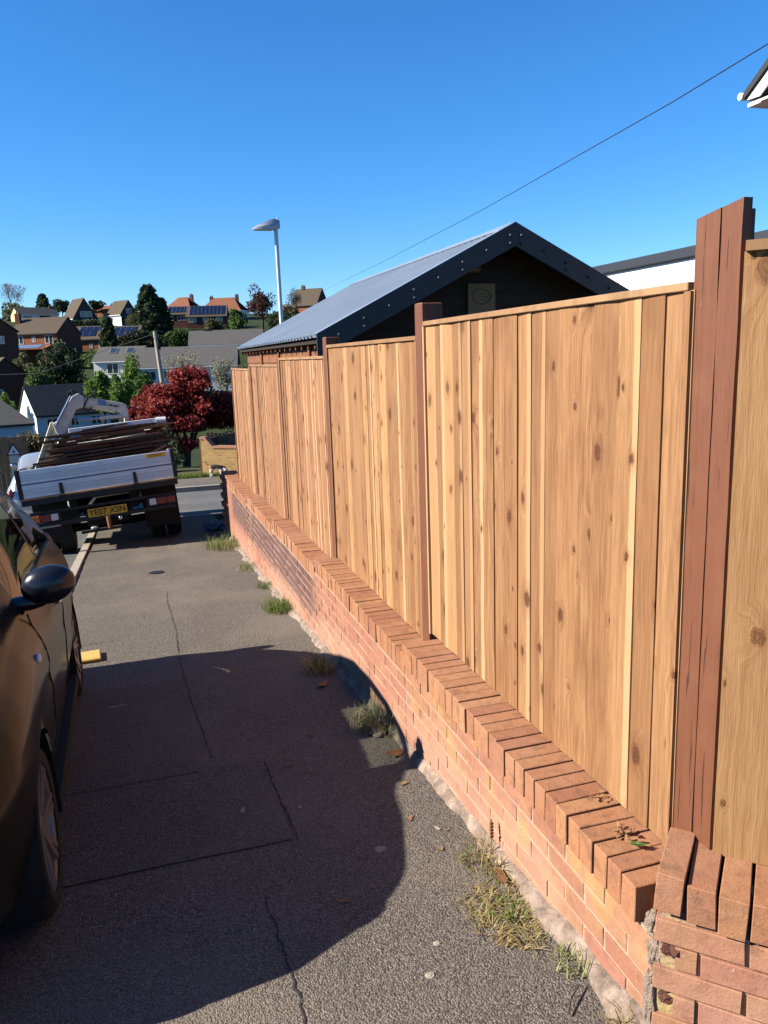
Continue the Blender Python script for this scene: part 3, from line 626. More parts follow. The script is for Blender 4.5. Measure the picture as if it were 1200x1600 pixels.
# undersheet, ridge capping, barge flashings with fixing screws
for sg, ex in ((-1, SXL+.03), (1, SXR-.03)):
    MB().prism([(SXA, 0, SZA-.02), (ex, 0, SZE-.02), (ex, 0, SZE-.05), (SXA, 0, SZA-.05)], (0, SY0+.02, 0), (0, SY1-.02, 0)).build('roof_boarding', 'shed_dark_shaded_wood', shed)
    b = MB().prism([(SXA, 0, SZA+.050), (ex-.05*(-sg)*-1 if False else ex+sg*.02, 0, SZE+.045), (ex+sg*.02, 0, SZE-.205), (SXA, 0, SZA-.20)], (0, SY0-.035, 0), (0, SY0-.005, 0)).build('barge_board', 'anthracite', shed)
    MB().prism([(SXA, 0, SZA+.052), (ex+sg*.02, 0, SZE+.047), (ex+sg*.02, 0, SZE+.052), (SXA, 0, SZA+.058)], (0, SY0-.037, 0), (0, SY0+.13, 0)).build('barge_flashing', 'roof_steel', shed)
    for i in range(8):
        t = .03+i*.125
        for dv in ((.01,) if i % 2 else (.03, -.055)):
            c = Vector((SXA+(ex-SXA)*t, SY0-.036, SZA-.085+(SZE-SZA)*t+dv)); MB().lathe([(0, .016), (-.012, .016), (-.026, .010)], 8, c, 'y').build('screw_cap', 'bolt_grey', b)
for sg in (-1, 1):
    MB().prism([(SXA-sg*.004, 0, SZA+.062), (SXA+sg*.16, 0, SZA+.062-.16*sl), (SXA+sg*.16, 0, SZA+.056-.16*sl), (SXA-sg*.004, 0, SZA+.056)], (0, SY0+.06, 0), (0, SY1, 0)).build('ridge_capping', 'roof_steel', shed)
for i in range(18):
    yy = SY0+.3+i*.37; MB().prism([(SXL+.06, 0, SZE-.03), (2.3, 0, SZE+.08), (2.3, 0, SZE-.03), (SXL+.06, 0, SZE-.10)], (0, yy, 0), (0, yy+.05, 0)).build('rafter_end', 'shed_wood', shed)
pq = thing('wooden_plaque', 'square wooden plaque with a faint burnt oval on the dark gable', 'plaque', (3.97, gy+.004, 2.07)); MB().bb(-.175, .175, -.025, 0, 0, .35).build('board', 'plaque_wood', pq, bevel=.004)
ov = MB(); pts = [(.115*math.cos(a), -.027, .20+.085*math.sin(a)) for a in [i*2*math.pi/28 for i in range(29)]]; ov.tube(pts, .006, 6).build('burnt_oval', 'plaque_dark', pq)
for i, (a, b) in enumerate(((-.06, .06), (-.08, .08), (-.055, .055))): MB().bb(a, b, -.0275, -.0245, .235-i*.036, .243-i*.036).build('burnt_line', 'plaque_dark', pq)
fl = thing('security_light', 'small pale box light under the apex of the dark gable', 'light', (3.86, gy+.01, 2.60)); MB().box((0, -.05, 0), (.15, .07, .10), Matrix.Rotation(rad(-25), 3, 'X')).build('housing', 'plaque_wood', fl, bevel=.006); MB().bb(-.02, .02, -.03, 0, -.02, .06).build('bracket', 'dark_metal', fl)

# white flat-roofed extension and the house behind it
ex = thing('flat_roof_extension', 'white boarded flat-roofed extension with dark roof trim, right of the outbuilding', 'building', (0, 0, 0))
MB().bb(7.0, 11, 7.2, 14.5, -.4, 2.745).build('wall', 'upvc_white', ex)
for i in range(9): MB().bb(6.975, 6.998, 7.2, 14.5, 1.335+i*.155, 1.335+i*.155+.148).build('weatherboard', 'upvc_white', ex, bevel=.003)
MB().bb(6.90, 11.1, 7.1, 14.6, 2.745, 2.87).build('roof_trim', 'anthracite', ex, bevel=.006)
hs = thing('house', 'house with slate verge, white barge board and gutter end at the edge of the picture', 'house', (0, 0, 0))
MB().bb(11.0, 19, 3.2, 11.55, -.5, 5.66).build('wall', 'wall_brick_orange', hs)
def vg(dy, dz): return (0, 12.02-dy, 5.74+dz)
MB().prism([vg(0, .12), vg(4.55, 3.30), vg(9.1, .12), vg(9.1, .0), vg(4.55, 3.16), vg(0, 0)], (10.38, 0, 0), (19.4, 0, 0)).build('roof', 'tile_slate', hs)
MB().prism([vg(.06, -.03), vg(4.55, 3.12), vg(9.04, -.03), vg(9.04, -.20), vg(4.55, 2.94), vg(.34, -.03-.02)], (10.40, 0, 0), (10.43, 0, 0)).build('barge_board', 'upvc_white', hs)
MB().bb(10.44, 19.3, 11.682, 11.98, 5.60, 5.66).build('soffit', 'upvc_white', hs); MB().bb(10.44, 10.995, 3.2, 11.68, 5.62, 5.655).build('verge_soffit', 'upvc_white', hs)
MB().tube([(10.36, 12.09, 5.80), (19.3, 12.09, 5.80)], .06, 10).build('gutter', 'upvc_white', hs, smooth=True, angle=40)
MB().prism([(11.005, 3.3, 5.65), (11.005, 11.5, 5.65), (11.005, 7.45, 8.6)], (0, 0, 0), (.2, 0, 0)).build('gable_wall', 'wall_brick_orange', hs)
# street lamp, overhead line, telegraph pole
lp = thing('street_lamp', 'grey steel street lamp with a flat pointed lantern behind the metal roof', 'street lamp', (3.62, 20, G(20)-.5))
hp = 4.78-lp.location.z
MB().tube([(0, 0, 0), (0, 0, 1.4), (0, 0, 1.45), (-.02, 0, hp)], [.085, .085, .055, .050], 14).build('column', 'galvanised', lp, smooth=True, angle=40)
hd = MB(); vs = []
for t, wd, zt, zl in ((0, .06, .16, -.02), (.12, .10, .20, -.05), (.25, .13, .17, -.05), (.42, .14, .09, -.055), (.58, .11, .03, -.06), (.68, .04, -.03, -.065)):
    vs += [(.10-t, -wd, zl), (.10-t, -wd, zl+(zt-zl)*.45), (.10-t, -wd*.4, zt), (.10-t, wd*.4, zt), (.10-t, wd, zl+(zt-zl)*.45), (.10-t, wd, zl)]
hd.add(vs, [(6*i+j, 6*i+(j+1) % 6, 6*i+6+(j+1) % 6, 6*i+6+j) for i in range(5) for j in range(6)]+[tuple(range(5, -1, -1)), tuple(range(30, 36))])
o = hd.build('lantern', 'galvanised', lp, smooth=True, angle=35); o.location = (-.02, 0, hp+.02); MB().lathe([(0, .022), (.05, .022), (.06, .012)], 10, (.06-.02, 0, hp+.20), 'z').build('photocell', 'galvanised', lp); MB().bb(-.52, -.12, -.09, .09, hp-.052, hp-.036).build('lens', 'lamp_clear', lp)
wp = [(7.3, 3.6, 5.40), (8.11, 9.0, 5.38), (8.455, 11.37, 5.393), (9.014, 15.17, 5.497), (10.05, 22.2, 5.69), (12.63, 39.8, 6.38), (21.5, 100, 9.10), (41.5, 200, 18.6)]
tag(MB().tube(wp, .009, 5).build('overhead_line', 'dark_metal'), 'thin dark overhead line running across the sky above the metal roof', 'cable')
tp = thing('telegraph_pole', 'leaning pale wooden telegraph pole behind the red tree', 'pole', (1.9, 55, -5.2))
MB().tube([(0, 0, 0), (-.16, 0, 4.5), (-.42, 0, 8.95)], [.17, .15, .12], 10).build('shaft', 'pole_wood', tp, smooth=True, angle=40)
MB().bb(-.62, -.2, -.05, .05, 8.45, 8.55).build('bracket', 'dark_metal', tp); MB().box((-.25, 0, 7.9), (.25, .2, .3)).build('terminal_box', 'black', tp)
tag(MB().tube([(1.5, 55, 3.6), (-8, 75, 1.2), (-20, 100, 1.0)], .02, 4).build('telephone_line', 'dark_metal'), 'faint dark telephone line sagging left from the leaning pole', 'cable')

# ------------------------------------------------------------------ cars
def car_body(u, LN, pr):
    """half ring of (w, z) from sill to roof centre at distance u from the nose"""
    tf = max(0, (.62-u)/.62); tr = max(0, (u-(LN-.55))/.55)
    W = .805*(1-.26*tf**3-.22*tr**2.4)
    zt = float(np.interp(u, pr[0], pr[1])); zb_ = min(float(np.interp(u, [0, .3, .8, 1.2, 2.6, LN-.2, LN], [.60, .76, .87, .89, .94, .93, .80])), zt-.035)
    z0 = .21+.05*tf+.09*tr
    rg = []; NL = 15
    for i in range(NL+1):
        t = i/NL; z = z0+(zb_-z0)*t
        w_ = W-(.075*(1-t)**3)-.055*max(0, (t-.72)/.28)**2+.012*math.exp(-((z-.42)/.035)**2)*.6-.010*math.exp(-((z-.66)/.03)**2)
        rg.append((w_, z))
    We0 = rg[-1][0]-.012; hgt = zt-zb_; ze = zb_+hgt*.84; We = max(.12, We0-hgt*(.30+.22*min(1, max(0, (u-2.45)/.8)))-.02)
    NG = 7
    for i in range(1, NG+1):
        t = i/NG; rg.append((We0+(We-We0)*t+.022*math.sin(math.pi*t)*min(1, hgt*2.2), zb_+.004+(ze-zb_-.004)*t))
    NR = 7
    for i in range(1, NR+1):
        a = math.pi/2*i/NR; rg.append((We*math.cos(a), ze+(zt-ze)*math.sin(a)))
    return rg
def wheel(parent, x, y, z, r, out, rimmat, nsp):
    """out = +1 / -1: side the rim faces"""
    wl = MB(); w2 = .085
    wl.lathe([(-w2, r-.075), (-w2-.004, r-.035), (-w2+.018, r-.006), (-w2+.03, r), (w2-.03, r), (w2-.018, r-.006), (w2+.004, r-.035), (w2, r-.075), (-w2, r-.075)], 40, cap=False)
    t = wl.build('tyre', 'rubber', parent, smooth=True, angle=35); t.location = (x, y, z)
    rm = MB(); rr = r-.072; f = out
    rm.lathe([(f*.060, rr+.004), (f*.080, rr), (f*.072, rr-.018), (f*-.05, rr-.03), (f*-.055, .02)], 40)
    o = rm.build('rim', rimmat, t, smooth=True, angle=30)
    spk = MB()
    for k in range(nsp):
        a = 2*math.pi*k/nsp
        for da, wd in ((-.10, .012), (.10, .012)):
            c, s_ = math.cos(a+da), math.sin(a+da); spk.bar((f*.050, .03*math.cos(a), .03*math.sin(a)), (f*.072, (rr-.008)*c, (rr-.008)*s_), .022, .022, (1, 0, 0))
    spk.lathe([(f*.02, .055), (f*.058, .052), (f*.066, .03), (f*.067, .002)], 18); spk.build('spokes', rimmat, t, smooth=True, angle=30)
    MB().lathe([(f*-.02, rr-.035), (f*.0, rr-.035)], 30).build('brake_disc', 'dark_metal', t)
    return t
def make_car(name, label, loc, rot, paint, LN=3.6, h=1.49, rim='rim_bronze', fwd_mirror=True):
    root = thing(name, label, 'car', loc, rot)
    pr = ([0, .04, .15, .40, .75, 1.0, 1.15, 1.45, 1.75, 2.05, 2.4, 2.8, 3.05, 3.28, 3.45, LN-.04, LN], [.52, .66, .78, .90, .975, 1.02, 1.09, 1.29, 1.43, 1.485, 1.49, 1.45, 1.38, 1.20, 1.00, .80, .60])
    us = sorted(set([0, .015, .04, .08]+[round(.13+i*.05, 3) for i in range(int((LN-.2)/.05))]+[LN-.06, LN-.03, LN])); rings = [car_body(u, LN, pr) for u in us]; NP = len(rings[0]); y0 = -LN/2
    uw = (.66, 3.0); rw = .288; ra = .328; NL, NG, NR = 15, 7, 7
    V = {}; bm_p, bm_g = MB(), MB()
    def vert(i, j, s_):
        w_, z = rings[i][j]; u = us[i]
        if j <= NL:
            for c in uw:
                d = math.hypot(u-c, z-rw)
                if ra-.034 < d < ra+.034 and z > .15: u, z = c+(u-c)*ra/d, rw+(z-rw)*ra/d
        return (s_*w_, y0+u, z)
    for s_ in (1, -1):
        for i in range(len(us)-1):
            um = (us[i]+us[i+1])/2
            for j in range(NP-1):
                q = [vert(i, j, s_), vert(i+1, j, s_), vert(i+1, j+1, s_), vert(i, j+1, s_)]
                if j < NL and any(all(math.hypot(p[1]-y0-c, p[2]-rw) <= ra+.002 for p in q) for c in uw): continue
                gl = False
                if NL+1 <= j < NL+NG-1 and 1.22 < um < 3.02 and not (2.13 < um < 2.19) and rings[i][-1][1]-rings[i][NL][1] > .22: gl = True
                if j >= NL+NG+1 and (1.10 < um < 1.64 or 3.06 < um < 3.34): gl = True
                if j >= NL+NG+2 and 1.78 < um < 2.06: gl = True     # glass roof panel
                (bm_g if gl else bm_p).add(q, [(0, 1, 2, 3)])
    for i in (0, len(us)-1):
        L = [vert(i, j, 1) for j in range(NP)]+[vert(i, j, -1) for j in range(NP-2, -1, -1)]; bm_p.add(L, [tuple(range(len(L)))])
    body = bm_p.build('body', paint, root, smooth=True, angle=38); bm_g.build('glazing', 'car_glass', root, smooth=True, angle=38)
    MB().bb(-.60, .60, y0+.25, y0+LN-.25, .17, .24).bb(-.785, .785, y0+1.0, y0+2.66, .172, .235).build('underbody', 'black', root)
    for c in uw:
        for s_ in (1, -1):
            ar = MB(); n = 18
            pts = [(ra*1.0*math.cos(math.pi*(-.08+1.16*k/n)), ra*math.sin(math.pi*(-.08+1.16*k/n))) for k in range(n+1)]
            ar.add([(s_*x_, y0+c+p[0], rw+p[1]) for p in pts for x_ in (.50, .785)], [(2*k, 2*k+1, 2*k+3, 2*k+2) for k in range(n)]+[tuple(2*k for k in range(n+1))]); ar.build('wheel_arch', 'black', root)
            wheel(root, s_*.692, y0+c, rw, rw, s_, rim, 7)
    # cabin: seats and dash are what you see through the glass
    for x_ in (-.36, .36):
        st = MB().box((x_, y0+2.0, .50), (.46, .48, .16)).box((x_, y0+2.27, .82), (.44, .13, .56), Matrix.Rotation(rad(-14), 3, 'X')).box((x_, y0+2.36, 1.16), (.24, .08, .14)).build('seat', 'black', root, bevel=.03, segs=2)
    MB().box((0, y0+2.95, .70), (1.16, .15, .40)).build('rear_seat', 'black', root, bevel=.03); MB().box((0, y0+1.18, .82), (1.30, .30, .22)).build('dashboard', 'black', root, bevel=.04)
    for s_ in (1, -1):
        # round headlamp on the wing, small round marker, mirror, handle, sill strip
        Mh = Matrix.Rotation(s_*rad(38), 3, 'Z') @ Matrix.Rotation(rad(-24), 3, 'X')
        hl = MB().ell((s_*.60, y0+.26, .70), (.115, .115, .135), 20, 12, Mh).build('headlight', 'lamp_clear', root, smooth=True)
        MB().ell((s_*.605, y0+.252, .70), (.125, .10, .147), 20, 12, Mh).build('headlight_surround', 'chrome', hl, smooth=True)
        wj = lambda u, z: float(np.interp(z, [p[1] for p in car_body(u, LN, pr)[:16]], [p[0] for p in car_body(u, LN, pr)[:16]]))
        MB().ell((s_*(wj(.99, .79)+.001), y0+.99, .79), (.012, .026, .022), 14, 8).build('side_marker', 'lamp_clear', root, smooth=True)
        mx = s_*.815; my = y0+1.22
        mi = MB().ell((mx+s_*.03, my, 1.025), (.105, .060, .078), 20, 12, Matrix.Rotation(rad(-s_*8), 3, 'Y')).build('mirror', 'mirror_black', root, smooth=True); MB().ell((s_*.745, my+.01, .962), (.10, .035, .032), 12, 8).build('mirror_arm', 'mirror_black', mi, smooth=True)
        MB().ell((mx+s_*.03, my+.052, 1.025), (.085, .012, .06), 16, 8).build('mirror_glass', 'chrome', mi, smooth=True)
        for u in (1.24, 2.18):
            pts = [(s_*(wj(u+.05*k/12*(1 if u > 2 else -.5), .32+.60*k/12)+.0008), y0+u+.05*k/12*(1 if u > 2 else -.5), .32+.60*k/12) for k in range(13)]; MB().tube(pts, .0038, 5).build('door_seam', 'black', root)
        pts = [(s_*(wj(1.24+.94*k/10, .315)+.0008), y0+1.24+.94*k/10, .315) for k in range(11)]; MB().tube(pts, .0035, 5).build('door_seam', 'black', root)
        MB().ell((s_*(wj(2.05, .80)+.012), y0+2.05, .80), (.014, .075, .016), 14, 8).build('door_handle', 'chrome', root, smooth=True)
        MB().ell((s_*.655, y0+LN-.10, .86), (.05, .055, .13), 14, 10, Matrix.Rotation(-s_*rad(30), 3, 'Z')).build('tail_light', 'lamp_red', root, smooth=True)
        MB().ell((s_*.50, y0+.02, .40), (.12, .05, .07), 14, 10).build('fog_recess', 'black', root, smooth=True)
        Lp = [i for i in range(len(us)) if 1.22 <= us[i] <= 3.02]; MB().tube([(s_*(rings[i][NL+1][0]+.004), y0+us[i], rings[i][NL+1][1]) for i in Lp], .0075, 6).build('waist_trim', 'black', root, smooth=True)
        Lp = [i for i in range(len(us)) if 1.05 <= us[i] <= 3.3]; MB().tube([(s_*(rings[i][NL+NG][0]+.004), y0+us[i], rings[i][NL+NG][1]+.003) for i in Lp], .009, 6).build('roof_gutter', paint, root, smooth=True)
    MB().box((0, y0+LN+.004, .62), (.50, .012, .11)).build('number_plate', 'plate_yellow', root); MB().box((0, y0-.004, .40), (.50, .012, .11)).build('number_plate', 'white_paint', root)
    MB().bb(-.30, .30, y0-.002, y0+.05, .27, .34).build('lower_grille', 'black', root)
    return root
plain('rim_bronze', (.32, .28, .25), .35, .6, .1); plain('mirror_black', (.010, .011, .016), .22, 0, .05, 5, .5)
car = make_car('parked_car', 'small charcoal hatchback parked half on the pavement, reflecting the fence', (-1.222, 3.77, G(3.77)-.036), (ang, rad(-2.6), rad(2.2)), 'car_charcoal')
car2 = make_car('parked_car', 'silver car parked on the road ahead of the truck', (-2.05, 19.6, G(19.6)-.125), (ang, 0, math.pi), 'car_silver')
# yellow block by the back wheel
yb = MB().box((0, 0, .012), (.20, .24, .026)); o = yb.build('brick_block', 'yellow_plastic', bevel=.008); o.location = (-.52, 5.80, G(5.80)+.004); o.rotation_euler = (ang, 0, rad(4)); 
tag(o, 'yellow textured block lying on the pavement behind the charcoal car', 'block')

# ------------------------------------------------------------------ truck
TR = (-.52, 11.3, G(11.3)-.062)
trk = thing('tipper_truck', 'dropside truck with aluminium tailgate and loader crane, parked half on the kerb', 'truck', TR, (ang, rad(-4.4), 0))
bpy.context.view_layer.update()
TI = trk.matrix_world.inverted()
def T(x, y, z): return TI @ Vector((x, y, z))
Z0, Z1 = .945, 1.325
# ribbed aluminium tailgate: two planks of extrusion
def plank(z0, z1, x0, x1, y, name, axis='x'):
    prof = []; n = 7; hgt = z1-z0
    prof = [(0, z0)]
    k = 3; a = z0+hgt*.22; st = hgt*.50/k
    prof.append((0, a))
    for i in range(k): zz = a+i*st; prof += [(.000, zz), (.020, zz+st*.04), (.020, zz+st*.40), (0, zz+st*.44)]
    prof += [(0, z1-hgt*.05), (.006, z1-.003), (.012, z1), (.028, z1), (.028, z0), (.006, z0)]
    m = MB()
    if axis == 'x': m.prism([(0, y+p[0], p[1]) for p in prof], (x0, 0, 0), (x1, 0, 0))
    else: m.prism([(y+p[0], 0, p[1]) for p in prof], (0, x0, 0), (0, x1, 0))
    return m
zm = (Z0+Z1)/2
plank(Z0, zm-.006, -.985, .985, 0, '').build('tailgate_plank', 'aluminium', trk); plank(zm+.004, Z1, -.985, .985, 0, '').build('tailgate_plank', 'aluminium', trk); MB().bb(-.985, .985, .010, .03, zm-.008, zm+.006).build('tailgate_joint', 'dark_metal', trk)
for s_ in (-1, 1):
    MB().bb(s_*1.018-.028, s_*1.018+.028, -.012, .05, Z0-.03, Z1+.012).build('corner_post', 'dark_metal', trk, bevel=.004)
    for zz in (Z0, zm+.005): plank(zz, zz+.182, .05, 3.35, -1.046 if s_ < 0 else 1.018, '', 'y').build('dropside_plank', 'aluminium', trk)
    MB().bb(s_*1.03-.03, s_*1.03+.03, 3.35, 3.42, Z0-.03, Z1+.25).build('headboard_post', 'dark_metal', trk)
for x_ in (-.50, .47):
    h_ = MB().prism([(-.022, -.018, Z0-.02), (.030, -.018, Z0-.02), (.022, -.014, Z0+.15), (-.020, -.014, Z0+.15)], (x_, -.012, 0), (x_, .012, 0)).build('tailgate_hinge', 'dark_metal', trk); MB().tube([(x_-.035, -.03, Z0-.015), (x_+.045, -.03, Z0-.015)], .014, 8).build('hinge_pin', 'dark_metal', h_)
MB().bb(-1.035, 1.035, -.020, .06, Z0-.028, Z0-.006).build('deck_edge', 'deck_wood', trk); MB().bb(-1.03, 1.03, -.012, .05, Z0-.105, Z0-.030).build('rear_beam', 'dark_metal', trk, bevel=.004)
MB().bb(-1.0, 1.0, .05, 3.4, Z0-.07, Z0-.01).build('deck', 'deck_wood', trk); MB().bb(-.99, .99, 3.36, 3.40, Z0-.02, Z1+.25).build('headboard', 'dark_metal', trk)
for x_ in (-.40, .40): MB().bb(x_-.05, x_+.05, .15, 4.6, .60, Z0-.07).build('chassis_rail', 'black', trk)
for yy in (.35, 1.2, 2.1, 3.0): MB().bb(-.95, .95, yy, yy+.07, Z0-.14, Z0-.07).build('cross_member', 'black', trk)
MB().bb(.68, .98, .55, 2.2, .78, .84).build('mudguard', 'black', trk); MB().bb(-.98, -.68, .55, 2.2, .78, .84).build('mudguard', 'black', trk)
for x0, x1 in ((.50, 1.0), (-1.0, -.52)): MB().bb(x0, x1, .62, .635, .22, .80).build('shade_mudflap', 'rubber', trk)  # dark flaps added to keep the space under the truck black
MB().bb(-.3, .3, .5, 2.8, .38, .62).build('shade_gear_box', 'black', trk, bevel=.03)  # this box and the tank below are added to darken the underside
MB().bb(.55, .95, 2.3, 3.2, .35, .75).build('shade_fuel_tank', 'black', trk, bevel=.03)
# under-run bar, lamps, plate, tow ball
MB().bb(-.95, .95, .03, .10, .515, .575).build('underrun_bar', 'dark_metal', trk, bevel=.006); MB().bb(-.96, .96, .04, .09, .70, .735).build('lamp_bar', 'dark_metal', trk)
MB().bb(-.97, -.60, -.005, .09, .508, .532).build('step_plate', 'kerb_concrete', trk)
for s_ in (-1, 1):
    L = MB().bb(s_*.77-.20, s_*.77+.20, .0, .05, .585, .70).build('lamp_housing', 'dark_metal', trk)
    segs = [('lamp_amber', 0, .11), ('lamp_red', .12, .25), ('lamp_clear', .26, .35)]
    for mn_, a, b in segs:
        x0, x1 = (-.955+a, -.955+b) if s_ < 0 else (.955-b, .955-a); MB().bb(x0, x1, -.012, .002, .60, .688).build('lens', mn_ if s_ < 0 or mn_ != 'lamp_amber' else 'lamp_red', L, bevel=.003)
pl = MB().bb(-.225, .295, -.004, .004, .56, .675).build('number_plate', 'plate_yellow', trk, bevel=.002)
text_mesh('YE07 XSN', .112, 'black', 'plate_lettering', pl, Matrix.Translation((.035, -.0055, .6165)) @ Matrix.Rotation(rad(90), 4, 'X'))
tb = MB().bb(.00, .06, -.03, .05, .36, .52).bb(-.35, .25, .0, .06, .35, .385).build('tow_bracket', 'dark_metal', trk); MB().ell((.19, -.06, .50), (.032, .032, .032)).build('tow_ball', 'chrome', tb, smooth=True); MB().tube([(.03, -.05, .38), (.03, -.05, .55)], [.022, .028], 10).build('tow_pin', 'rust', tb); MB().ell((-.17, -.02, .415), (.05, .03, .022)).build('socket_cap', 'galvanised', tb, smooth=True)
stk = MB().bb(.66, .93, -.0025, -.0008, Z1-.068, Z1-.014).build('warning_sticker', 'sticker_orange', trk); tag(stk, 'orange sticker at the top corner of the tailgate'); text_mesh('HEAVY LOAD', .0, 'black', 'x', stk, Matrix()) if False else None
for x0, x1, z_ in ((.70, .89, Z1-.032), (.72, .87, Z1-.05)): MB().bb(x0, x1, -.0032, -.0024, z_-.004, z_+.004).build('sticker_line', 'rust', stk)
for (x0, x1) in ((-1.0, -.79), (-.76, -.55), (.55, .76), (.79, 1.0)):
    ty = MB().lathe([(-.10, .20), (-.105, .30), (-.08, .335), (.08, .335), (.105, .30), (.10, .20)], 32).build('tyre', 'rubber', trk, smooth=True, angle=35); ty.location = ((x0+x1)/2, 1.12, .335)
    MB().lathe([(-.07, .21), (-.03, .15), (.03, .15), (.07, .21)], 24).build('rim', 'dark_metal', ty)
for x_ in (-.84, .84):
    ty = MB().lathe([(-.10, .20), (-.105, .30), (-.08, .335), (.08, .335), (.105, .30), (.10, .20)], 32).build('tyre', 'rubber', trk, smooth=True, angle=35); ty.location = (x_, 4.25, .335); MB().lathe([(-.07, .21), (-.03, .15), (.03, .15), (.07, .21)], 24).build('rim', 'dark_metal', ty)
MB().tube([(-.7, 1.12, .335), (.7, 1.12, .335)], .06, 10).build('axle', 'black', trk); MB().tube([(-.8, 4.25, .335), (.8, 4.25, .335)], .05, 10).build('axle', 'black', trk)
# cab
cab = MB(); pts = [(0, 3.55, .45), (0, 3.55, 1.60), (0, 3.68, 1.66), (0, 4.75, 1.66), (0, 5.05, 1.58), (0, 5.42, 1.15), (0, 5.50, .95), (0, 5.50, .42)]
cab.prism(pts, (-.86, 0, 0), (.86, 0, 0)); cb = cab.build('cab', 'white_paint', trk, bevel=.05, segs=3); MB().bb(-.55, .55, 3.535, 3.553, 1.15, 1.52).build('rear_window', 'window_pane', cb, bevel=.004)
MB().prism([(0, 5.07, 1.55), (0, 5.40, 1.17), (0, 5.43, 1.18), (0, 5.10, 1.57)], (-.74, 0, 0), (.74, 0, 0)).build('windscreen', 'window_pane', cb)
for s_ in (-1, 1):
    MB().bb(s_*.862-.004, s_*.862+.004, 4.0, 4.85, 1.10, 1.54).build('side_window', 'window_pane', cb); MB().box((s_*1.03, 4.95, 1.32), (.14, .07, .26)).bar((s_*.86, 4.95, 1.45), (s_*1.0, 4.95, 1.45), .02, .02).bar((s_*.86, 4.95, 1.2), (s_*1.0, 4.95, 1.2), .02, .02).build('wing_mirror', 'black', cb, bevel=.01)
# crane: cream telescopic boom leaning out of the bed, dirty white knuckle and arm
YC = 12.75
def C(px, pz, dy=0): return T(px, YC+dy, pz)
a, b = C(-1.535, .02), C(-1.205, .80)
for off in (-.036, .036):
    q = (b-a).normalized(); n_ = Vector((q.z, 0, -q.x)); MB().bar(a+n_*off, b+n_*off, .12, .064, n_).build('crane_boom', 'cream_paint', trk, bevel=.008)
MB().bar(a+Vector((.17, .12, 0)), C(-1.10, .60, .15), .10, .10).build('crane_column', 'black', trk)
k1, k2, k3, k4 = C(-1.09, .46, -.03), C(-.86, 1.10, -.03), C(-.70, 1.06, -.03), C(-.20, .95, -.03)
MB().prism([C(-1.24, .80, -.10), C(-1.17, .84, -.10), C(-.93, 1.19, -.10), C(-.84, 1.235, -.10), C(-.77, 1.20, -.10), C(-.77, 1.03, -.10), C(-.90, 1.0, -.10), C(-1.10, .60, -.10), C(-1.145, .53, -.10), C(-1.205, .68, -.10)], (0, 0, 0), (0, .16, 0)).build('crane_knuckle', 'dirty_white_paint', trk, bevel=.008)
ar = MB().prism([C(-.80, 1.16, -.08), C(-.62, 1.15, -.08), C(-.22, 1.06, -.08), C(-.165, 1.03, -.08), C(-.15, .88, -.08), C(-.155, .70, -.08), C(-.20, .70, -.08), C(-.22, .86, -.08), C(-.32, .94, -.08), C(-.62, 1.02, -.08), C(-.78, 1.02, -.08)], (0, 0, 0), (0, .12, 0)).build('crane_arm', 'dirty_white_paint', trk, bevel=.006)
MB().prism([C(-.57, 1.135, -.083), C(-.455, 1.11, -.083), C(-.455, 1.02, -.083), C(-.57, 1.045, -.083)], (0, -.003, 0), (0, .001, 0)).build('arm_decal', 'blue_decal', ar)
MB().bar(C(-.72, 1.03, -.02), C(-.34, .93, -.02), .08, .05).build('arm_extension', 'cream_paint', trk)
text_mesh('LOADER', .001, 'black', 'x', ar, Matrix()) if False else None
for i, (u0, u1) in enumerate(((-.43, -.415), (-.405, -.37), (-.36, -.335), (-.325, -.30), (-.29, -.28))): MB().prism([C(u0, 1.055-.0*i+(-.43-u0)*.22, -.083), C(u1, 1.055+(-.43-u1)*.22, -.083), C(u1, 1.025+(-.43-u1)*.22, -.083), C(u0, 1.025+(-.43-u0)*.22, -.083)], (0, -.003, 0), (0, .001, 0)).build('arm_lettering', 'dark_metal', ar)
MB().tube([C(-.90, .835, -.05), C(-.55, .845, -.05)], .018, 8).build('cylinder_rod', 'chrome', trk, smooth=True, angle=40); MB().tube([C(-.57, .845, -.05), C(-.22, .86, -.05)], .036, 10).build('cylinder', 'dirty_white_paint', trk, smooth=True, angle=40)
MB().tube([C(-1.19, .78, -.13), C(-.94, 1.20, -.13)], .016, 8).build('lift_rod', 'blue_decal', trk, smooth=True, angle=40)
for s0, pts in ((0, [(-.97, 1.15), (-.98, 1.24), (-.92, 1.28), (-.87, 1.24), (-.86, 1.2)]), (1, [(-.72, 1.16), (-.66, 1.20), (-.60, 1.19), (-.585, 1.28), (-.61, 1.30)]), (2, [(-.80, 1.22), (-.70, 1.17), (-.79, 1.0), (-.72, .96), (-.66, 1.02)]), (3, [(-.17, 1.0), (-.05, .98), (.05, .93)])):
    MB().tube([C(p[0], p[1], -.06-.02*s0) for p in pts], .012, 6).build('hydraulic_hose', 'black', trk)
MB().box(C(-.955, 1.20, -.05), (.05, .08, .09)).build('valve_block', 'dark_metal', trk)
MB().bar(C(-.27, .72, 0), C(-.27, .92, 0), .04, .05).bar(C(-.20, .70, .05), C(-.20, .90, .05), .03, .05).build('crane_hook', 'cream_paint', trk)

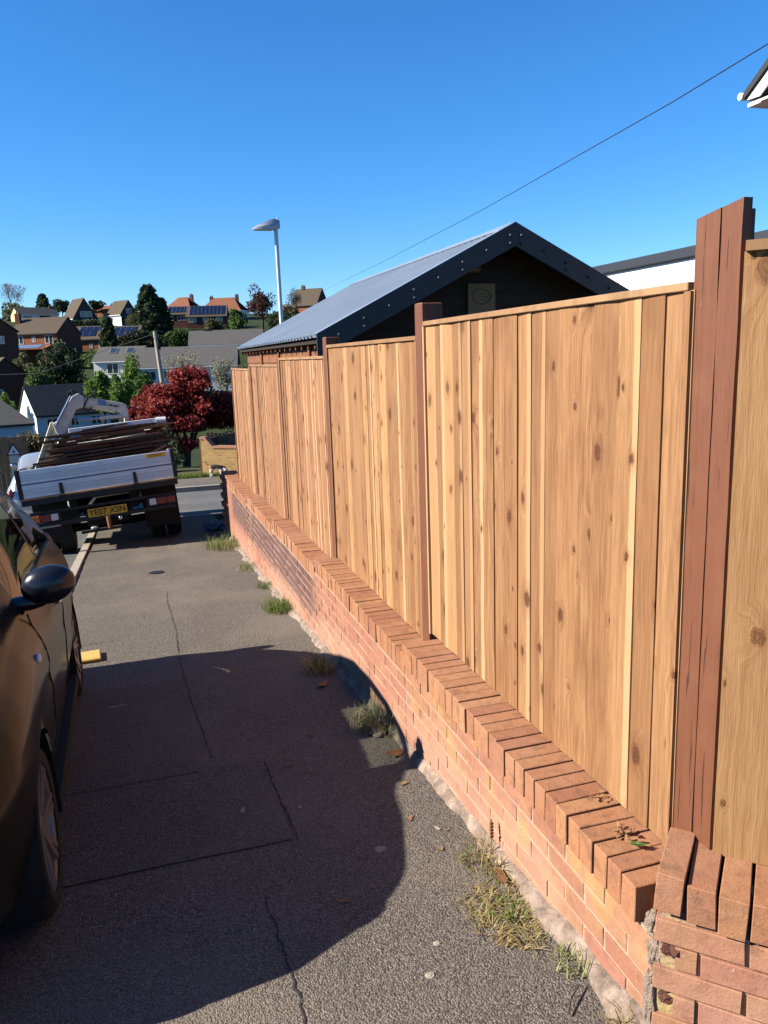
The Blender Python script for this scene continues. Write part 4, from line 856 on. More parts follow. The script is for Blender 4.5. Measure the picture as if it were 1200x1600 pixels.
# the load: old fence panels stacked flat, each a thing of its own
NPN = 15; rr = random.Random(5)
old_lab = 'weathered brown fence panel lying flat in the stack on the truck bed'
pm = [MB().box((0, 0, 0), (1.0, .13, .016)).mesh('plank') for _ in range(1)]
for i in range(NPN):
    t = i/(NPN-1); z = Z0+.05+i*.052; x0 = -.95+.30*t+rr.uniform(-.10, .12); x1 = .92+.16*t+rr.uniform(-.2, .12); cx = (x0+x1)/2; ln = x1-x0
    M_ = trk.matrix_world @ Matrix.Translation((cx, .35+rr.uniform(-.05, .12), z)) @ Matrix.Rotation(rad(rr.uniform(-2.2, 2.2)-(.6 if i > 9 else 0)), 4, 'Y') @ Matrix.Rotation(rad(rr.uniform(-6, 6)), 4, 'Z')
    lab = old_lab if 0 < i < NPN-1 else ('lowest weathered fence panel, lying on the truck deck' if i == 0 else 'topmost weathered fence panel of the stack on the truck')
    p = thing('old_fence_panel', lab, 'fence panel', (0, 0, 0), (0, 0, 0), 'old fence panels stacked on the truck'); p.matrix_world = M_
    for j in range(9):
        o = link('plank', pm[0], 'old_wood', p, (rr.uniform(-.08, .08), j*.16+rr.uniform(-.05, .02), rr.uniform(0, .006)), (rr.uniform(-.02, .02), rr.uniform(-.006, .006), rr.uniform(-.01, .01))); o.scale.x = ln*rr.uniform(.7, 1.02)
    for xx in (-.42, 0, .42): MB().bb(xx*ln-.02, xx*ln+.02, -.06, 1.38, -.030, -.008).build('batten', 'old_wood', p)
    fr_ = MB().bb(-ln/2, ln/2*rr.uniform(.75, 1), -.085, -.062, -.022, rr.uniform(.0, .014)).build('edge_rail', 'old_wood', p)
for i in range(7):
    x0 = rr.uniform(-.75, -.1); ln = rr.uniform(.7, 1.5); M_ = trk.matrix_world @ Matrix.Translation((x0+ln/2, .22+.12*i+rr.uniform(-.05, .05), Z0+.70+.022*i)) @ Matrix.Rotation(rad(rr.uniform(-3.5, 1.5)), 4, 'Y') @ Matrix.Rotation(rad(rr.uniform(-14, 14)), 4, 'Z')
    o = MB().box((0, 0, 0), (ln, rr.uniform(.06, .13), .022)).build('loose_board', 'old_wood'); o.matrix_world = M_; tag(o, 'loose weathered board lying askew on top of the old fence panels', 'board', 'loose boards on the truck load')
wt = tag(MB().bar(T(-1.00, 12.4, .695), T(.30, 12.4, .79), .16, .07).build('white_trim_board', 'upvc_white', None, bevel=.004), 'long white plastic board lying on top of the old fence panels', 'board'); wt.data.transform(trk.matrix_world)
rl = tag(MB().tube([T(.24, 12.35, .785), T(.38, 12.35, .785)], .055, 12).build('pipe_offcut', 'lamp_clear', None, smooth=True, angle=40), 'short pale pipe end beside the white board on the truck load', 'pipe'); rl.data.transform(trk.matrix_world)
st_ = tag(MB().bar(T(.12, 11.75, .37), T(.34, 11.75, .47), .03, .03).build('loose_stick', 'deck_wood', None), 'pale stick leaning out of the load above the tailgate', 'stick'); st_.data.transform(trk.matrix_world)

# ------------------------------------------------------------------ far side of the junction
yw = thing('garden_wall', 'yellow brick garden wall with a raised end pier beyond the junction', 'wall', (1.9, 27.1, 0), (0, 0, rad(-32)))
yz = G(27.2)-.05
MB().prism([(0, 0, yz-.2), (0, 0, -.92), (.14, 0, -.92), (.42, 0, -1.22), (8, 0, -1.32), (8, 0, yz-.5)], (0, 0, 0), (0, .22, 0)).build('face', 'wall_brick_yellow', yw)
MB().prism([(-.02, 0, -.918), (.15, 0, -.918), (.43, 0, -1.218), (8, 0, -1.318), (8, 0, -1.25), (.43, 0, -1.14), (.17, 0, -.84), (-.02, 0, -.84)], (0, -.03, 0), (0, .25, 0)).build('coping', 'red_brick', yw)
MB().bb(-.06, -.002, 0, 3, yz-.3, -.95).build('return_face', 'wall_brick_dark_shade', yw)
pf = thing('picket_fence', 'weathered picket fence behind the yellow brick wall', 'fence', (0, 0, 0))
for i in range(16): MB().bb(2.2+i*.14, 2.2+i*.14+.10, 28.2, 28.222, -2.4, -.78-.03*i*.5+R.uniform(-.02, .02)).build('slat', 'fence_slat_wood', pf)
MB().bb(2.15, 4.5, 28.225, 28.26, -1.4, -1.32).build('rail', 'fence_slat_wood', pf)
lf = thing('timber_fence', 'shaded brown timber fence beside the warning sign', 'fence', (0, 0, 0))
for i in range(22): MB().bb(-6.4+i*.14, -6.4+i*.14+.132, 26.0, 26.022, -2.6, -.42+R.uniform(-.03, .05)).build('slat', 'fence_slat_wood', lf)
MB().bb(-6.4, -3.3, 26.025, 26.06, -1.2, -1.12).build('rail', 'fence_slat_wood', lf)
sg = thing('road_sign', 'triangular warning sign with dark border on a broad grey post', 'road sign', (-3.43, 24.0, G(24)-.12))
zs = 1.42
MB().bb(-.13, .13, -.02, .02, 0, 1.30).build('post', 'galvanised', sg); MB().prism([(-.20, -.045, zs-.13), (.20, -.045, zs-.13), (0, -.045, zs+.22)], (0, 0, 0), (0, .012, 0)).build('border', 'dark_metal', sg)
MB().prism([(-.145, -.05, zs-.098), (.145, -.05, zs-.098), (0, -.05, zs+.150)], (0, 0, 0), (0, .004, 0)).build('face', 'white_paint', sg); MB().bb(-.035, .035, -.054, -.051, zs-.07, zs+.0).bb(-.015, .015, -.054, -.051, zs, zs+.05).build('symbol', 'blue_decal', sg)
MB().bb(-.02, .02, -.03, -.0, 1.25, zs+.05).build('bracket', 'galvanised', sg)
bg_ = lump('rubbish_bag', (.98, 12.35, G(12.35)+.07), (.16, .13, .09), 'bag_blue', None, 21); tag(bg_, 'crumpled blue bag in the truck shadow by the wall end', 'bag')

# dog sniffing at the far kerb
dog = thing('dog', 'white and black dog with raised tail sniffing by the far grass', 'dog', (2.27, 25.85, G(25.85)), (0, 0, rad(-14)))
vs = [(-.17, 0, .33), (0, 0, .34), (.15, 0, .33), (.22, 0, .31), (.29, -.03, .25), (.33, -.06, .17), (.35, -.09, .11),
      (-.19, .055, .22), (-.17, .055, .12), (-.19, .055, .015), (-.19, -.055, .22), (-.21, -.055, .12), (-.22, -.055, .015),
      (.15, .05, .20), (.16, .05, .10), (.165, .05, .015), (.13, -.05, .20), (.12, -.05, .10), (.125, -.05, .015), (-.24, 0, .38), (-.31, 0, .42), (-.36, 0, .53)]
es = [(0, 1), (1, 2), (2, 3), (3, 4), (4, 5), (5, 6), (0, 7), (7, 8), (8, 9), (0, 10), (10, 11), (11, 12), (2, 13), (13, 14), (14, 15), (2, 16), (16, 17), (17, 18), (0, 19), (19, 20), (20, 21)]
rs = [.085, .085, .095, .07, .06, .055, .028, .045, .024, .022, .045, .024, .022, .04, .022, .022, .04, .022, .022, .025, .018, .014]
db = skin('body', vs, es, rs, 'dog_coat', dog)
for s_ in (-1, 1): MB().ell((.29, -.045+s_*.058, .205), (.022, .014, .05), 10, 8).build('ear', 'dark_metal', db, smooth=True)
MB().ell((.355, -.095, .088), (.016, .016, .013), 8, 6).build('nose', 'black', db, smooth=True)

# ------------------------------------------------------------------ vegetation
rng = np.random.default_rng(3)
def crown_pts(c, r, n, lumps, hollow=.55, seed=0):
    g = np.random.default_rng(seed); out = []; per = n//lumps
    for k in range(lumps):
        d = g.normal(size=3); d /= np.linalg.norm(d); q = np.array(c)+d*np.array(r)*g.uniform(.25, .78); lr = np.array(r)*g.uniform(.28, .5)
        p = g.normal(size=(per, 3)); p /= np.linalg.norm(p, axis=1)[:, None]; out.append(q+p*lr*(g.uniform(hollow, 1.05, (per, 1))))
    return np.concatenate(out)
def tree(name, label, base, wd, h, mat, n=2600, leaf_s=.30, trunk=.25, seed=1, lumps=16, cat='tree', group=None, dz=.62, ry=None):
    t = thing(name, label, cat, base, (0, 0, 0), group); ch = h*(1-trunk*.5); c = (0, 0, h-ch/2)
    link('crown', leaf_mesh('crown', crown_pts(c, (wd/2*.85, (ry or wd)/2*.85, ch/2*.85), n, lumps, .55, seed), leaf_s, np.random.default_rng(seed+50)), mat, t)
    r = random.Random(seed); m = MB(); m.tube([(0, 0, -2.5), (.02*h, 0, h*.3), (-.01*h, 0, h*.75)], [h*.030, h*.022, h*.006], 7)
    for k in range(6):
        a = r.uniform(0, 6.28); z = h*r.uniform(.25, .55); m.tube([(0, 0, z), (wd*.18*math.cos(a), wd*.18*math.sin(a), z+h*.12), (wd*.36*math.cos(a), wd*.36*math.sin(a), z+h*.26)], [h*.014, h*.009, h*.003], 5)
    m.build('trunk', 'bark', t, smooth=True); return t
def conifer(name, label, base, wd, h, mat, n=4500, s=.28, seed=1, power=.9):
    g = np.random.default_rng(seed); t = thing(name, label, 'tree', base, (0, 0, 0)); k = g.uniform(.02, 1, n)**.75
    a = g.uniform(0, 6.28, n); lob = 1+.22*np.sin(a*5+k*23)+.12*np.sin(k*60+a*2); rr_ = (wd/2)*(k**power)*lob*np.sqrt(g.uniform(.35, 1, n)); p = np.stack([rr_*np.cos(a), rr_*np.sin(a), h*(1-k)+h*.02-rr_*.12], 1)
    link('crown', leaf_mesh('crown', p, s, g), mat, t); MB().tube([(0, 0, -2), (0, 0, h*.9)], [h*.022, h*.005], 7).build('trunk', 'bark', t, smooth=True); return t
def bare(name, label, base, wd, h, seed=1):
    t = thing(name, label, 'tree', base, (0, 0, 0)); r = random.Random(seed); m = MB(); tw = MB()
    def br(p, d, l, rad_, k):
        q = p+d*l; m.tube([p, q], [rad_, rad_*.6], 5 if k < 2 else 3, False)
        if k < 5:
            for _ in range(3 if k < 4 else 4):
                d2 = (d+Vector((r.uniform(-.6, .6), r.uniform(-.6, .6), r.uniform(-.1, .45)))).normalized(); br(q, d2, l*.68, max(.012, rad_*.58), k+1)
    br(Vector((0, 0, -1)), Vector((0, 0, 1)), h*.36, h*.022, 0); m.build('trunk', 'twig', t); g_ = np.random.default_rng(seed)
    link('crown', leaf_mesh('crown', crown_pts((0, 0, h*.66), (wd*.5, wd*.5, h*.36), 2600, 20, .3, seed), .10, g_), 'twig', t); return t

mp = thing('maple_tree', 'crimson-leaved Japanese maple spreading behind the truck', 'tree', (1.85, 36, -3.0))
g = np.random.default_rng(8); P_ = []
for k in range(64):
    a = g.uniform(0, 6.28); rr_ = math.sqrt(g.uniform(0, 1)); x_, y_ = 2.55*rr_*math.cos(a), 2.2*rr_*math.sin(a); zt = 1.5+2.75*(1-rr_**2.6)*g.uniform(.45, 1.0)+g.uniform(-.3, .2); lr = np.array((g.uniform(.45, .85), g.uniform(.45, .8), g.uniform(.25, .5)))
    n = 620; p = g.normal(size=(n, 3)); p /= np.linalg.norm(p, axis=1)[:, None]; P_.append(np.array((x_, y_, zt))+p*lr*g.uniform(.3, 1.08, (n, 1)))
link('crown', leaf_mesh('crown', np.concatenate(P_), .085, g), 'foliage_red', mp)
m = MB(); r_ = random.Random(4)
for a in (0.3, 1.5, 2.8, 4.1, 5.3):
    m.tube([(0, 0, -.8), (.15*math.cos(a), .15*math.sin(a), .7), (.7*math.cos(a), .7*math.sin(a), 1.8), (1.5*math.cos(a), 1.5*math.sin(a), 2.9)], [.12, .09, .06, .02], 7)
m.build('trunk', 'bark', mp, smooth=True)

bare('bare_tree', 'large half-bare grey tree on the skyline above the cream bungalow', (-29.8, 240, 13.0), 9, 12.5, 3)
tree('ivy_tree', 'ivy-green lower tree under the grey bare tree', (-29.5, 236, 12.0), 9, 7.5, 'foliage_olive', 2200, .38, .1, 61)
conifer('skyline_pine', 'small dark pine on the skyline right of the cream bungalow', (-23.3, 250, 17.0), 4.6, 5.6, 'foliage_dark', 1500, .35, 5, .5)
tree('skyline_pine', 'broad dark pine left of the steep brown roof', (-17.4, 235, 14.6), 6.0, 5.8, 'foliage_dark', 2000, .32, .3, 6)
tree('skyline_pine', 'dark pine between the two steep-roofed houses', (-9.3, 250, 16.2), 6, 4.8, 'foliage_dark', 1500, .35, .4, 7)
conifer('tall_conifer', 'tall broad dark green conifer in front of the skyline houses', (4.2, 185, 7.6), 8.0, 11.6, 'foliage_dark', 7000, .34, 9, .55)
conifer('tall_conifer', 'darker conifer leaning behind the tall broad one', (6.9, 187, 7.6), 5.0, 8.8, 'foliage_dark', 3500, .34, 10, .5)
conifer('column_conifer', 'small dark column-shaped conifer between the solar-roofed brick bungalows', (-3.85, 148, 2.6), 3.4, 7.6, 'foliage_dark', 3500, .25, 11, .45)
tree('garden_tree', 'large dark green tree below the brick house with the blue porch roof', (-8.7, 110, -4.2), 6.6, 10.2, 'foliage_dark', 7500, .22, .12, 12, 26)
tree('garden_tree', 'mid green rounded tree left of the large dark tree', (-11.6, 108, -4.0), 4.6, 7.2, 'foliage_mid', 4500, .2, .1, 13, 20)
tree('garden_shrub', 'yellowish shrub below the blue porch roof', (-15.2, 125, -1.8), 4.4, 6.0, 'foliage_olive', 3200, .22, .05, 14, cat='shrub')
tree('garden_shrub', 'green shrub under the solar-roofed brick bungalow', (-6.6, 140, -.6), 6.0, 5.2, 'foliage_mid', 3800, .22, .05, 15, cat='shrub')
tree('garden_shrub', 'bright green shrub left of the white-fronted bungalow', (-4.0, 100, -4.6), 4.0, 6.4, 'foliage_bright', 4600, .17, .05, 16, cat='shrub')
tree('garden_shrub', 'bright green shrub in front of the white-fronted bungalow', (.2, 90, -3.5), 4.4, 6.8, 'foliage_bright', 5200, .15, .05, 17, cat='shrub')
tree('garden_shrub', 'low bright green shrub beside the red tree', (-1.6, 85, -4.2), 3.6, 5.4, 'foliage_bright', 4000, .15, .05, 18, cat='shrub')
tree('hedge', 'long dark hedge behind the grey bungalow roof', (2.0, 160, 2.4), 13, 6.0, 'foliage_dark', 5000, .28, .02, 19, 24, 'hedge', None, .6, 3)
tree('hedge', 'olive green hedge below the solar-panelled houses', (9.4, 165, 3.6), 9.5, 5.2, 'foliage_mid', 4200, .28, .02, 20, 20, 'hedge', None, .6, 3)
tree('blossom_tree', 'pale blossoming tree in front of the grey bungalow roof', (5.6, 100, -2.6), 6.2, 6.6, 'foliage_blossom', 2000, .12, .2, 21, 22)
tree('blossom_tree', 'pale blossoming tree beside the fence end', (9.5, 90, -3.2), 4.0, 6.6, 'foliage_blossom', 1900, .11, .2, 22, 18)
tree('copper_tree', 'copper-leaved tree left of the street lamp', (26.6, 170, 8.0), 7.4, 9.6, 'foliage_copper', 2600, .26, .35, 23, 18)
tree('garden_tree', 'dark green undergrowth tree at the foot of the street lamp', (29.8, 165, 5.5), 9.5, 7.2, 'foliage_dark', 4200, .28, .08, 24, 20)
tree('garden_tree', 'light green tree left of the copper tree', (22.2, 175, 6.8), 5.0, 6.8, 'foliage_mid', 2600, .26, .12, 25)
tree('garden_shrub', 'olive shrub under the solar-panelled bungalow', (17.2, 180, 7.0), 6.0, 4.6, 'foliage_olive', 2200, .26, .05, 26, cat='shrub')
bare('bare_tree', 'thin bare tree right of the street lamp', (37.8, 190, 11.5), 4, 6.8, 8)
tree('garden_tree', 'brown budding tree right of the street lamp', (34.5, 180, 9.0), 5.2, 5.6, 'foliage_brown', 1700, .24, .2, 27)
tree('garden_shrub', 'bright green bush above the pale cottage', (-14.6, 100, -5.2), 3.0, 4.6, 'foliage_bright', 3000, .17, .05, 28, cat='shrub')
tree('garden_shrub', 'dark bush behind the brick house chimney', (-20, 156, 2.0), 5.5, 5.4, 'foliage_mid', 2200, .25, .05, 29, cat='shrub')
tree('garden_shrub', 'dark hedge between the brick houses on the hill', (-11.5, 165, 2.6), 6, 5.6, 'foliage_dark', 2600, .25, .05, 30, cat='shrub')
tree('garden_shrub', 'dark shrubs under the steep-roofed houses', (-10.2, 200, 8.6), 13, 4.2, 'foliage_dark', 3600, .3, .05, 31, 22, cat='shrub', ry=4)
tree('garden_shrub', 'pale grey-green shrub beside the tall conifer', (.6, 200, 9.0), 4.2, 5.4, 'foliage_olive', 1900, .26, .05, 32, cat='shrub')
tree('hedge', 'brownish clipped hedge beside the truck cab', (-5.6, 46, -4.4), 3.2, 3.2, 'foliage_brown', 5200, .085, .02, 33, 18, 'hedge', None, .6, 2)
tree('garden_shrub', 'dark evergreen shrub under the red tree', (3.6, 33, -3.0), 2.8, 2.2, 'foliage_dark', 3500, .07, .02, 34, cat='shrub')
tree('garden_shrub', 'yellow-green shrub growing through the red tree', (.9, 33.5, -3.0), 1.8, 2.7, 'foliage_olive', 1800, .07, .02, 35, cat='shrub')
tree('garden_shrub', 'dark shrub between the red tree and the truck', (.4, 31, -2.9), 2.4, 1.7, 'foliage_dark', 2600, .07, .02, 36, cat='shrub')

tree('garden_shrub', 'olive shrub behind the low end of the fence', (13.5, 105, -3.5), 6, 5.2, 'foliage_olive', 3600, .16, .05, 37, cat='shrub')
tree('garden_shrub', 'dark shrub in the garden right of the red tree', (6.2, 44, -4.2), 4.2, 3.4, 'foliage_dark', 4200, .09, .05, 38, cat='shrub')
# ------------------------------------------------------------------ houses on the hillside
def house(name, label, base, a, W, Dp, he, hr, wallm_, roofm, wins=(), solar=(), chim=(), hip=0, gable_m=None, sidewins=(), over=.3, door=None, cat='house', roofwins=()):
    """front centre at base; front normal turned a degrees towards -X; ridge along the front"""
    t = thing(name, label, cat, base, (0, 0, rad(-a)))
    MB().bb(-W/2, W/2, 0, Dp, -4, he).build('wall', wallm_, t)
    if not hip:
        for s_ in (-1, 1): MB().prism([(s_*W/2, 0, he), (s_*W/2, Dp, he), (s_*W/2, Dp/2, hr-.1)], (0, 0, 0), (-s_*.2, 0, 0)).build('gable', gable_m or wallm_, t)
    if gable_m: MB().bb(W/2, W/2+.03, 0, Dp, -.2, he).build('end_face', gable_m, t)  # dark brick end on an orange house: gable shade put into the colour
    o = over; sl_ = (hr-he)/(Dp/2); th = .16; ze = he-o*sl_; hx = hip*(Dp/2)
    vs = [(-W/2-o*.6, -o, ze), (W/2+o*.6, -o, ze), (W/2+o*.6-hx, Dp/2, hr), (-W/2-o*.6+hx, Dp/2, hr), (-W/2-o*.6, Dp+o, ze), (W/2+o*.6, Dp+o, ze)]
    vs += [(x, y_, z+th) for x, y_, z in vs]
    rf = MB().add(vs, [(6, 7, 8, 9), (9, 8, 11, 10), (0, 3, 2, 1), (3, 4, 5, 2), (0, 1, 7, 6), (4, 10, 11, 5), (1, 2, 8, 7), (2, 5, 11, 8), (3, 0, 6, 9), (4, 3, 9, 10)]).build('roof', roofm, t)
    MB().bb(-W/2-.1, W/2+.1, -o-.05, -o+.03, ze-.04, ze+.10).build('gutter', 'upvc_white' if 'white' in wallm_ else 'dark_metal', rf)
    def win(M_, x, z, w_, h_, name_='window', split=2):
        f = MB()
        f.bb(x-w_/2, x+w_/2, -.05, .02, z-h_/2, z-h_/2+.07).bb(x-w_/2, x+w_/2, -.05, .02, z+h_/2-.07, z+h_/2).bb(x-w_/2, x-w_/2+.07, -.05, .02, z-h_/2+.07, z+h_/2-.07).bb(x+w_/2-.07, x+w_/2, -.05, .02, z-h_/2+.07, z+h_/2-.07)
        for k in range(1, split): xx = x-w_/2+w_*k/split; f.bb(xx-.04, xx+.04, -.048, .018, z-h_/2+.07, z+h_/2-.07)
        q = MB().bb(x-w_/2+.06, x+w_/2-.06, -.02, .01, z-h_/2+.06, z+h_/2-.06); 
        for b_ in (f, q): b_.v = [tuple(M_ @ Vector(v)) for v in b_.v]
        fo = f.build(name_, 'upvc_white', t); q.build('pane', 'window_pane', fo)
    for (x, z, w_, h_) in wins: win(Matrix(), x, z, w_, h_, 'window', 2 if w_ < 2 else 3)
    Ms = Matrix.Translation((W/2+.03, Dp/2, 0)) @ Matrix.Rotation(rad(90), 4, 'Z'); Ml = Matrix.Translation((-W/2, Dp/2, 0)) @ Matrix.Rotation(rad(-90), 4, 'Z')
    for (sd, x, z, w_, h_) in sidewins: win(Ms if sd > 0 else Ml, x, z, w_, h_)
    if door: MB().bb(door[0]-door[1]/2, door[0]+door[1]/2, -.04, .02, 0, door[2]).build('door', door[3], t)
    u = Vector((0, Dp/2+o, hr-ze)).normalized(); nn = Vector((0, -u.z, u.y))
    def onroof(x0, x1, t0, t1, nm, mt, h_, par):
        A = Vector((0, -o, ze+th)); Lr = (Vector((0, Dp/2, hr))-Vector((0, -o, ze))).length; p0 = A+u*Lr*t0; p1 = A+u*Lr*t1
        return MB().prism([p0+nn*.02, p1+nn*.02, p1+nn*h_, p0+nn*h_], (x0, 0, 0), (x1, 0, 0)).build(nm, mt, par)
    for (x0, x1, t0, t1, nx, nz) in solar:
        for i in range(nx):
            for j in range(nz):
                aa, bb_ = x0+(x1-x0)*i/nx, x0+(x1-x0)*(i+1)/nx; c0, c1 = t0+(t1-t0)*j/nz, t0+(t1-t0)*(j+1)/nz; so = onroof(aa+.03, bb_-.03, c0+.006, c1-.006, 'solar_panel', 'solar_cell', .10, rf)
                onroof(aa+.005, aa+.03, c0, c1, 'panel_rail', 'galvanised', .105, so)
    for (x0, x1, t0, t1) in roofwins: k_ = onroof(x0, x1, t0, t1, 'roof_window', 'galvanised', .10, rf); onroof(x0+.1, x1-.1, t0+.02, t1-.02, 'pane', 'window_pane', .12, k_)
    for (x, y_, hh_) in chim: c_ = MB().bb(x-.45, x+.45, Dp*y_-.3, Dp*y_+.3, he, hr+hh_).build('chimney', 'wall_brick_dark_shade', rf); MB().lathe([(0, .12), (.35, .10)], 8, (x-.2, Dp*y_, hr+hh_), 'z').lathe([(0, .12), (.35, .10)], 8, (x+.2, Dp*y_, hr+hh_), 'z').build('chimney_pot', 'tile_red', c_)
    return t
house('bungalow', 'cream-gabled bungalow on the skyline with a brown garage door', (-22.2, 225, 12.8), -25, 10.0, 6.2, 2.4, 4.2, 'render_white', 'tile_slate', [(-3.0, 1.4, 2.2, 1.5)], chim=[(4.2, .5, .5)], gable_m=None, door=(1.4, 2.6, 2.1, 'bark'))
MB().prism([(-5.02, 0, -.2), (-5.02, 6.2, -.2), (-5.02, 6.2, 2.3), (-5.02, 3.1, 4.0), (-5.02, 0, 2.3)], (0, 0, 0), (-.03, 0, 0)).build('gable_render', 'render_cream', bpy.data.objects['bungalow'])
h2 = house('brick_house', 'orange brick house with brown tiled roof and a blue-panelled porch roof', (-16.1, 150, 2.6), 25, 8.6, 8, 4.9, 7.6, 'wall_brick_orange', 'tile_brown', [(-2.7, 3.8, 1.5, 1.3), (.0, 3.9, .6, .9), (2.8, 3.8, 1.5, 1.3), (-2.8, 1.2, 1.8, 1.4), (2.2, 1.2, 2, 1.6)], chim=[(-4.2, .35, .9)], gable_m='wall_brick_dark_shade')
MB().prism([(0, -.02, 3.0), (0, -2.6, 2.3), (0, -2.6, 2.15), (0, -.02, 2.85)], (-5.2, 0, 0), (3.4, 0, 0)).build('porch_roof', 'tile_red', h2)
for i in range(6): MB().prism([(0, -.4, 3.0), (0, -2.4, 2.46), (0, -2.4, 2.40), (0, -.4, 2.94)], (-3.6+i*.95, 0, 0), (-2.72+i*.95, 0, 0)).build('porch_panel', 'blue_decal', h2)
for x_ in (-5.0, -1.5, 3.2): MB().bb(x_-.2, x_+.2, -2.5, -2.1, -3, 2.2).build('porch_pillar', 'wall_brick_orange', h2)
house('brick_house', 'dark brick house with chimney at the left edge of the hillside', (-26.6, 140, 2.6), 50, 9, 8, 5, 7.6, 'wall_brick_dark_shade', 'tile_brown', chim=[(3.4, .5, .9)], sidewins=[(1, 1.0, 3.6, 1.2, 1.2)])
house('chalet_house', 'steep brown-roofed chalet with dark gable and white balcony window', (-14.6, 215, 11.8), 62, 6.0, 6.0, 1.8, 6.4, 'render_white', 'tile_brown', [(-1.5, 1.1, 1.2, 1)], gable_m='timber_dark', sidewins=[(1, .3, 2.6, 3.0, 1.4), (1, 0, .9, 1.6, 1)])
MB().bb(-5.0, -3.0, -.8, 2.0, -2, 2.3).build('side_extension', 'render_white', bpy.data.objects['chalet_house'])
house('chalet_house', 'steep brown-roofed chalet with white side wall behind the tall conifer', (-3.7, 212, 11.6), 52, 5.4, 5.0, 2.6, 5.8, 'render_white', 'tile_brown', [(-1.2, 1.3, 1.4, 1.1)], gable_m='timber_dark', sidewins=[(1, 0, 3.3, 1.6, 1.2)])
house('solar_bungalow', 'brick bungalow with black solar panels on a brown roof', (-8.3, 168, 3.4), 18, 6.6, 7, 3.5, 6.0, 'wall_brick_orange', 'tile_brown', [(-2.2, 2.0, 1.7, 1.3), (.6, 2.2, .6, .9), (2.8, 2.0, 1.4, 1.3)], [(-2.6, 1.4, .22, .60, 3, 1), (-2.2, 3.0, .62, .92, 4, 1)], gable_m='wall_brick_dark_shade')
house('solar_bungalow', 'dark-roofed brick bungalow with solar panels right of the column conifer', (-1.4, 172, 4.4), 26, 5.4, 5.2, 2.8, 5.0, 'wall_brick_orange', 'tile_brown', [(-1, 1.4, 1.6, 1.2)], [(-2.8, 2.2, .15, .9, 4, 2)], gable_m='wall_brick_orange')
house('hill_house', 'far low house with an orange tiled roof on the skyline', (-8.4, 252, 16.0), 30, 6.5, 6, 1.6, 3.0, 'wall_brick_orange', 'tile_red', chim=[(-1, .5, .5), (2.6, .5, .5)])
house('hill_house', 'red-roofed skyline house with a dark hipped end behind the tall conifer', (12.2, 225, 12.8), 34, 8.5, 8, 3.0, 6.4, 'wall_brick_dark_shade', 'tile_red', chim=[(2.6, .5, .7)], hip=.75)
house('solar_bungalow', 'dark brick bungalow with tilted solar panels beside the tall conifer', (10.6, 195, 8.3), 14, 5.4, 6, 4.6, 6.4, 'wall_brick_dark_shade', 'tile_brown', [(1.2, 3.7, 2.2, 1.0), (-1.5, 3.7, 1.2, 1.0), (.6, .9, 1.6, 1.2)], [(-2.2, 2.4, .2, .95, 5, 1)])
house('solar_bungalow', 'long dark brick bungalow with a full row of solar panels', (16.9, 190, 8.4), 12, 9.0, 6.5, 3.7, 6.1, 'wall_brick_dark_shade', 'tile_brown', [(-3.2, 2.9, 1.8, 1.0), (-.2, 2.9, 1.4, 1.0), (2.9, 2.9, 1.6, 1.0)], [(-3.9, 4.2, .15, .95, 9, 1)])
house('hill_house', 'large red-tiled skyline house with two chimneys and a white bay', (24.0, 228, 12.4), 26, 12, 8, 3.3, 6.8, 'render_white', 'tile_red', [(3.2, 2.3, 1.6, 1.2), (4.9, 2.3, 1.1, 1.2), (3.6, .5, 1.8, 1.2)], chim=[(-3.6, .5, .6), (3.9, .5, .8)], hip=.8)
house('bungalow', 'low bungalow with a wide dull purple-brown roof behind the outbuilding', (16.6, 150, 2.4), 8, 13.5, 9, 2.4, 5.0, 'render_white', 'tile_grey', [(-3, 1.4, 2, 1.2), (2, 1.4, 2, 1.2)], chim=[(-3.6, .5, .4)])
house('bungalow', 'white-fronted bungalow with grey roof and two roof windows', (-2.5, 125, -1.0), 16, 6.8, 8, 3.3, 5.3, 'render_white', 'tile_grey', [(-.6, 2.2, 1.7, 1.5), (-.6, .3, 1.7, 1.2), (2.0, 2.2, 1.2, 1.4)], roofwins=[(-1.6, -.4, .5, .85), (.9, 2.1, .5, .85)])
house('bungalow', 'long grey-roofed bungalow behind the leaning pole', (7.0, 118, -2.0), 10, 14.5, 8.5, 3.2, 5.9, 'render_white', 'tile_grey', [(-5, 2.0, 1.6, 1.3), (-2, 2.0, 2.2, 1.3), (2.2, 2.0, 2.2, 1.3), (5, 2.0, 1.6, 1.3)], gable_m='timber_dark')
house('brick_house', 'shaded dark brick house with pale roof slope above the grey hipped roof', (-21.4, 115, -3.4), 55, 8, 7.5, 3.6, 6.4, 'wall_brick_dark_shade', 'tile_brown', sidewins=[(1, -1, 2.0, .6, .9)], gable_m='wall_brick_dark_shade')
house('cottage', 'white-gabled cottage with dark slate roof behind the truck crane', (-7.3, 100, -6.6), -24, 8.6, 6.0, 3.0, 6.1, 'render_blue_shade', 'tile_slate', [(-2.6, 1.9, 1.3, 1.1), (0, 1.9, 1.0, 1.0), (2.6, 1.9, 1.3, 1.1)], sidewins=[(-1, 0, 1.6, 1.2, 1.4), (-1, 0, 4.0, .6, .8)])  # front wall is white; its bluish shade is painted in as wall colour
MB().prism([(-4.32, 0, -2), (-4.32, 6, -2), (-4.32, 6, 2.9), (-4.32, 3.0, 5.9), (-4.32, 0, 2.9)], (0, 0, 0), (-.03, 0, 0)).build('gable_render', 'upvc_white', bpy.data.objects['cottage'])
house('cottage', 'pale blue rendered cottage with grey hipped roof at the left edge', (-13.3, 80, -6.3), -14, 7.5, 6, 2.9, 5.0, 'render_blue_shade', 'tile_grey', [(-2, 1.6, 1.4, 1.1)], hip=.8)
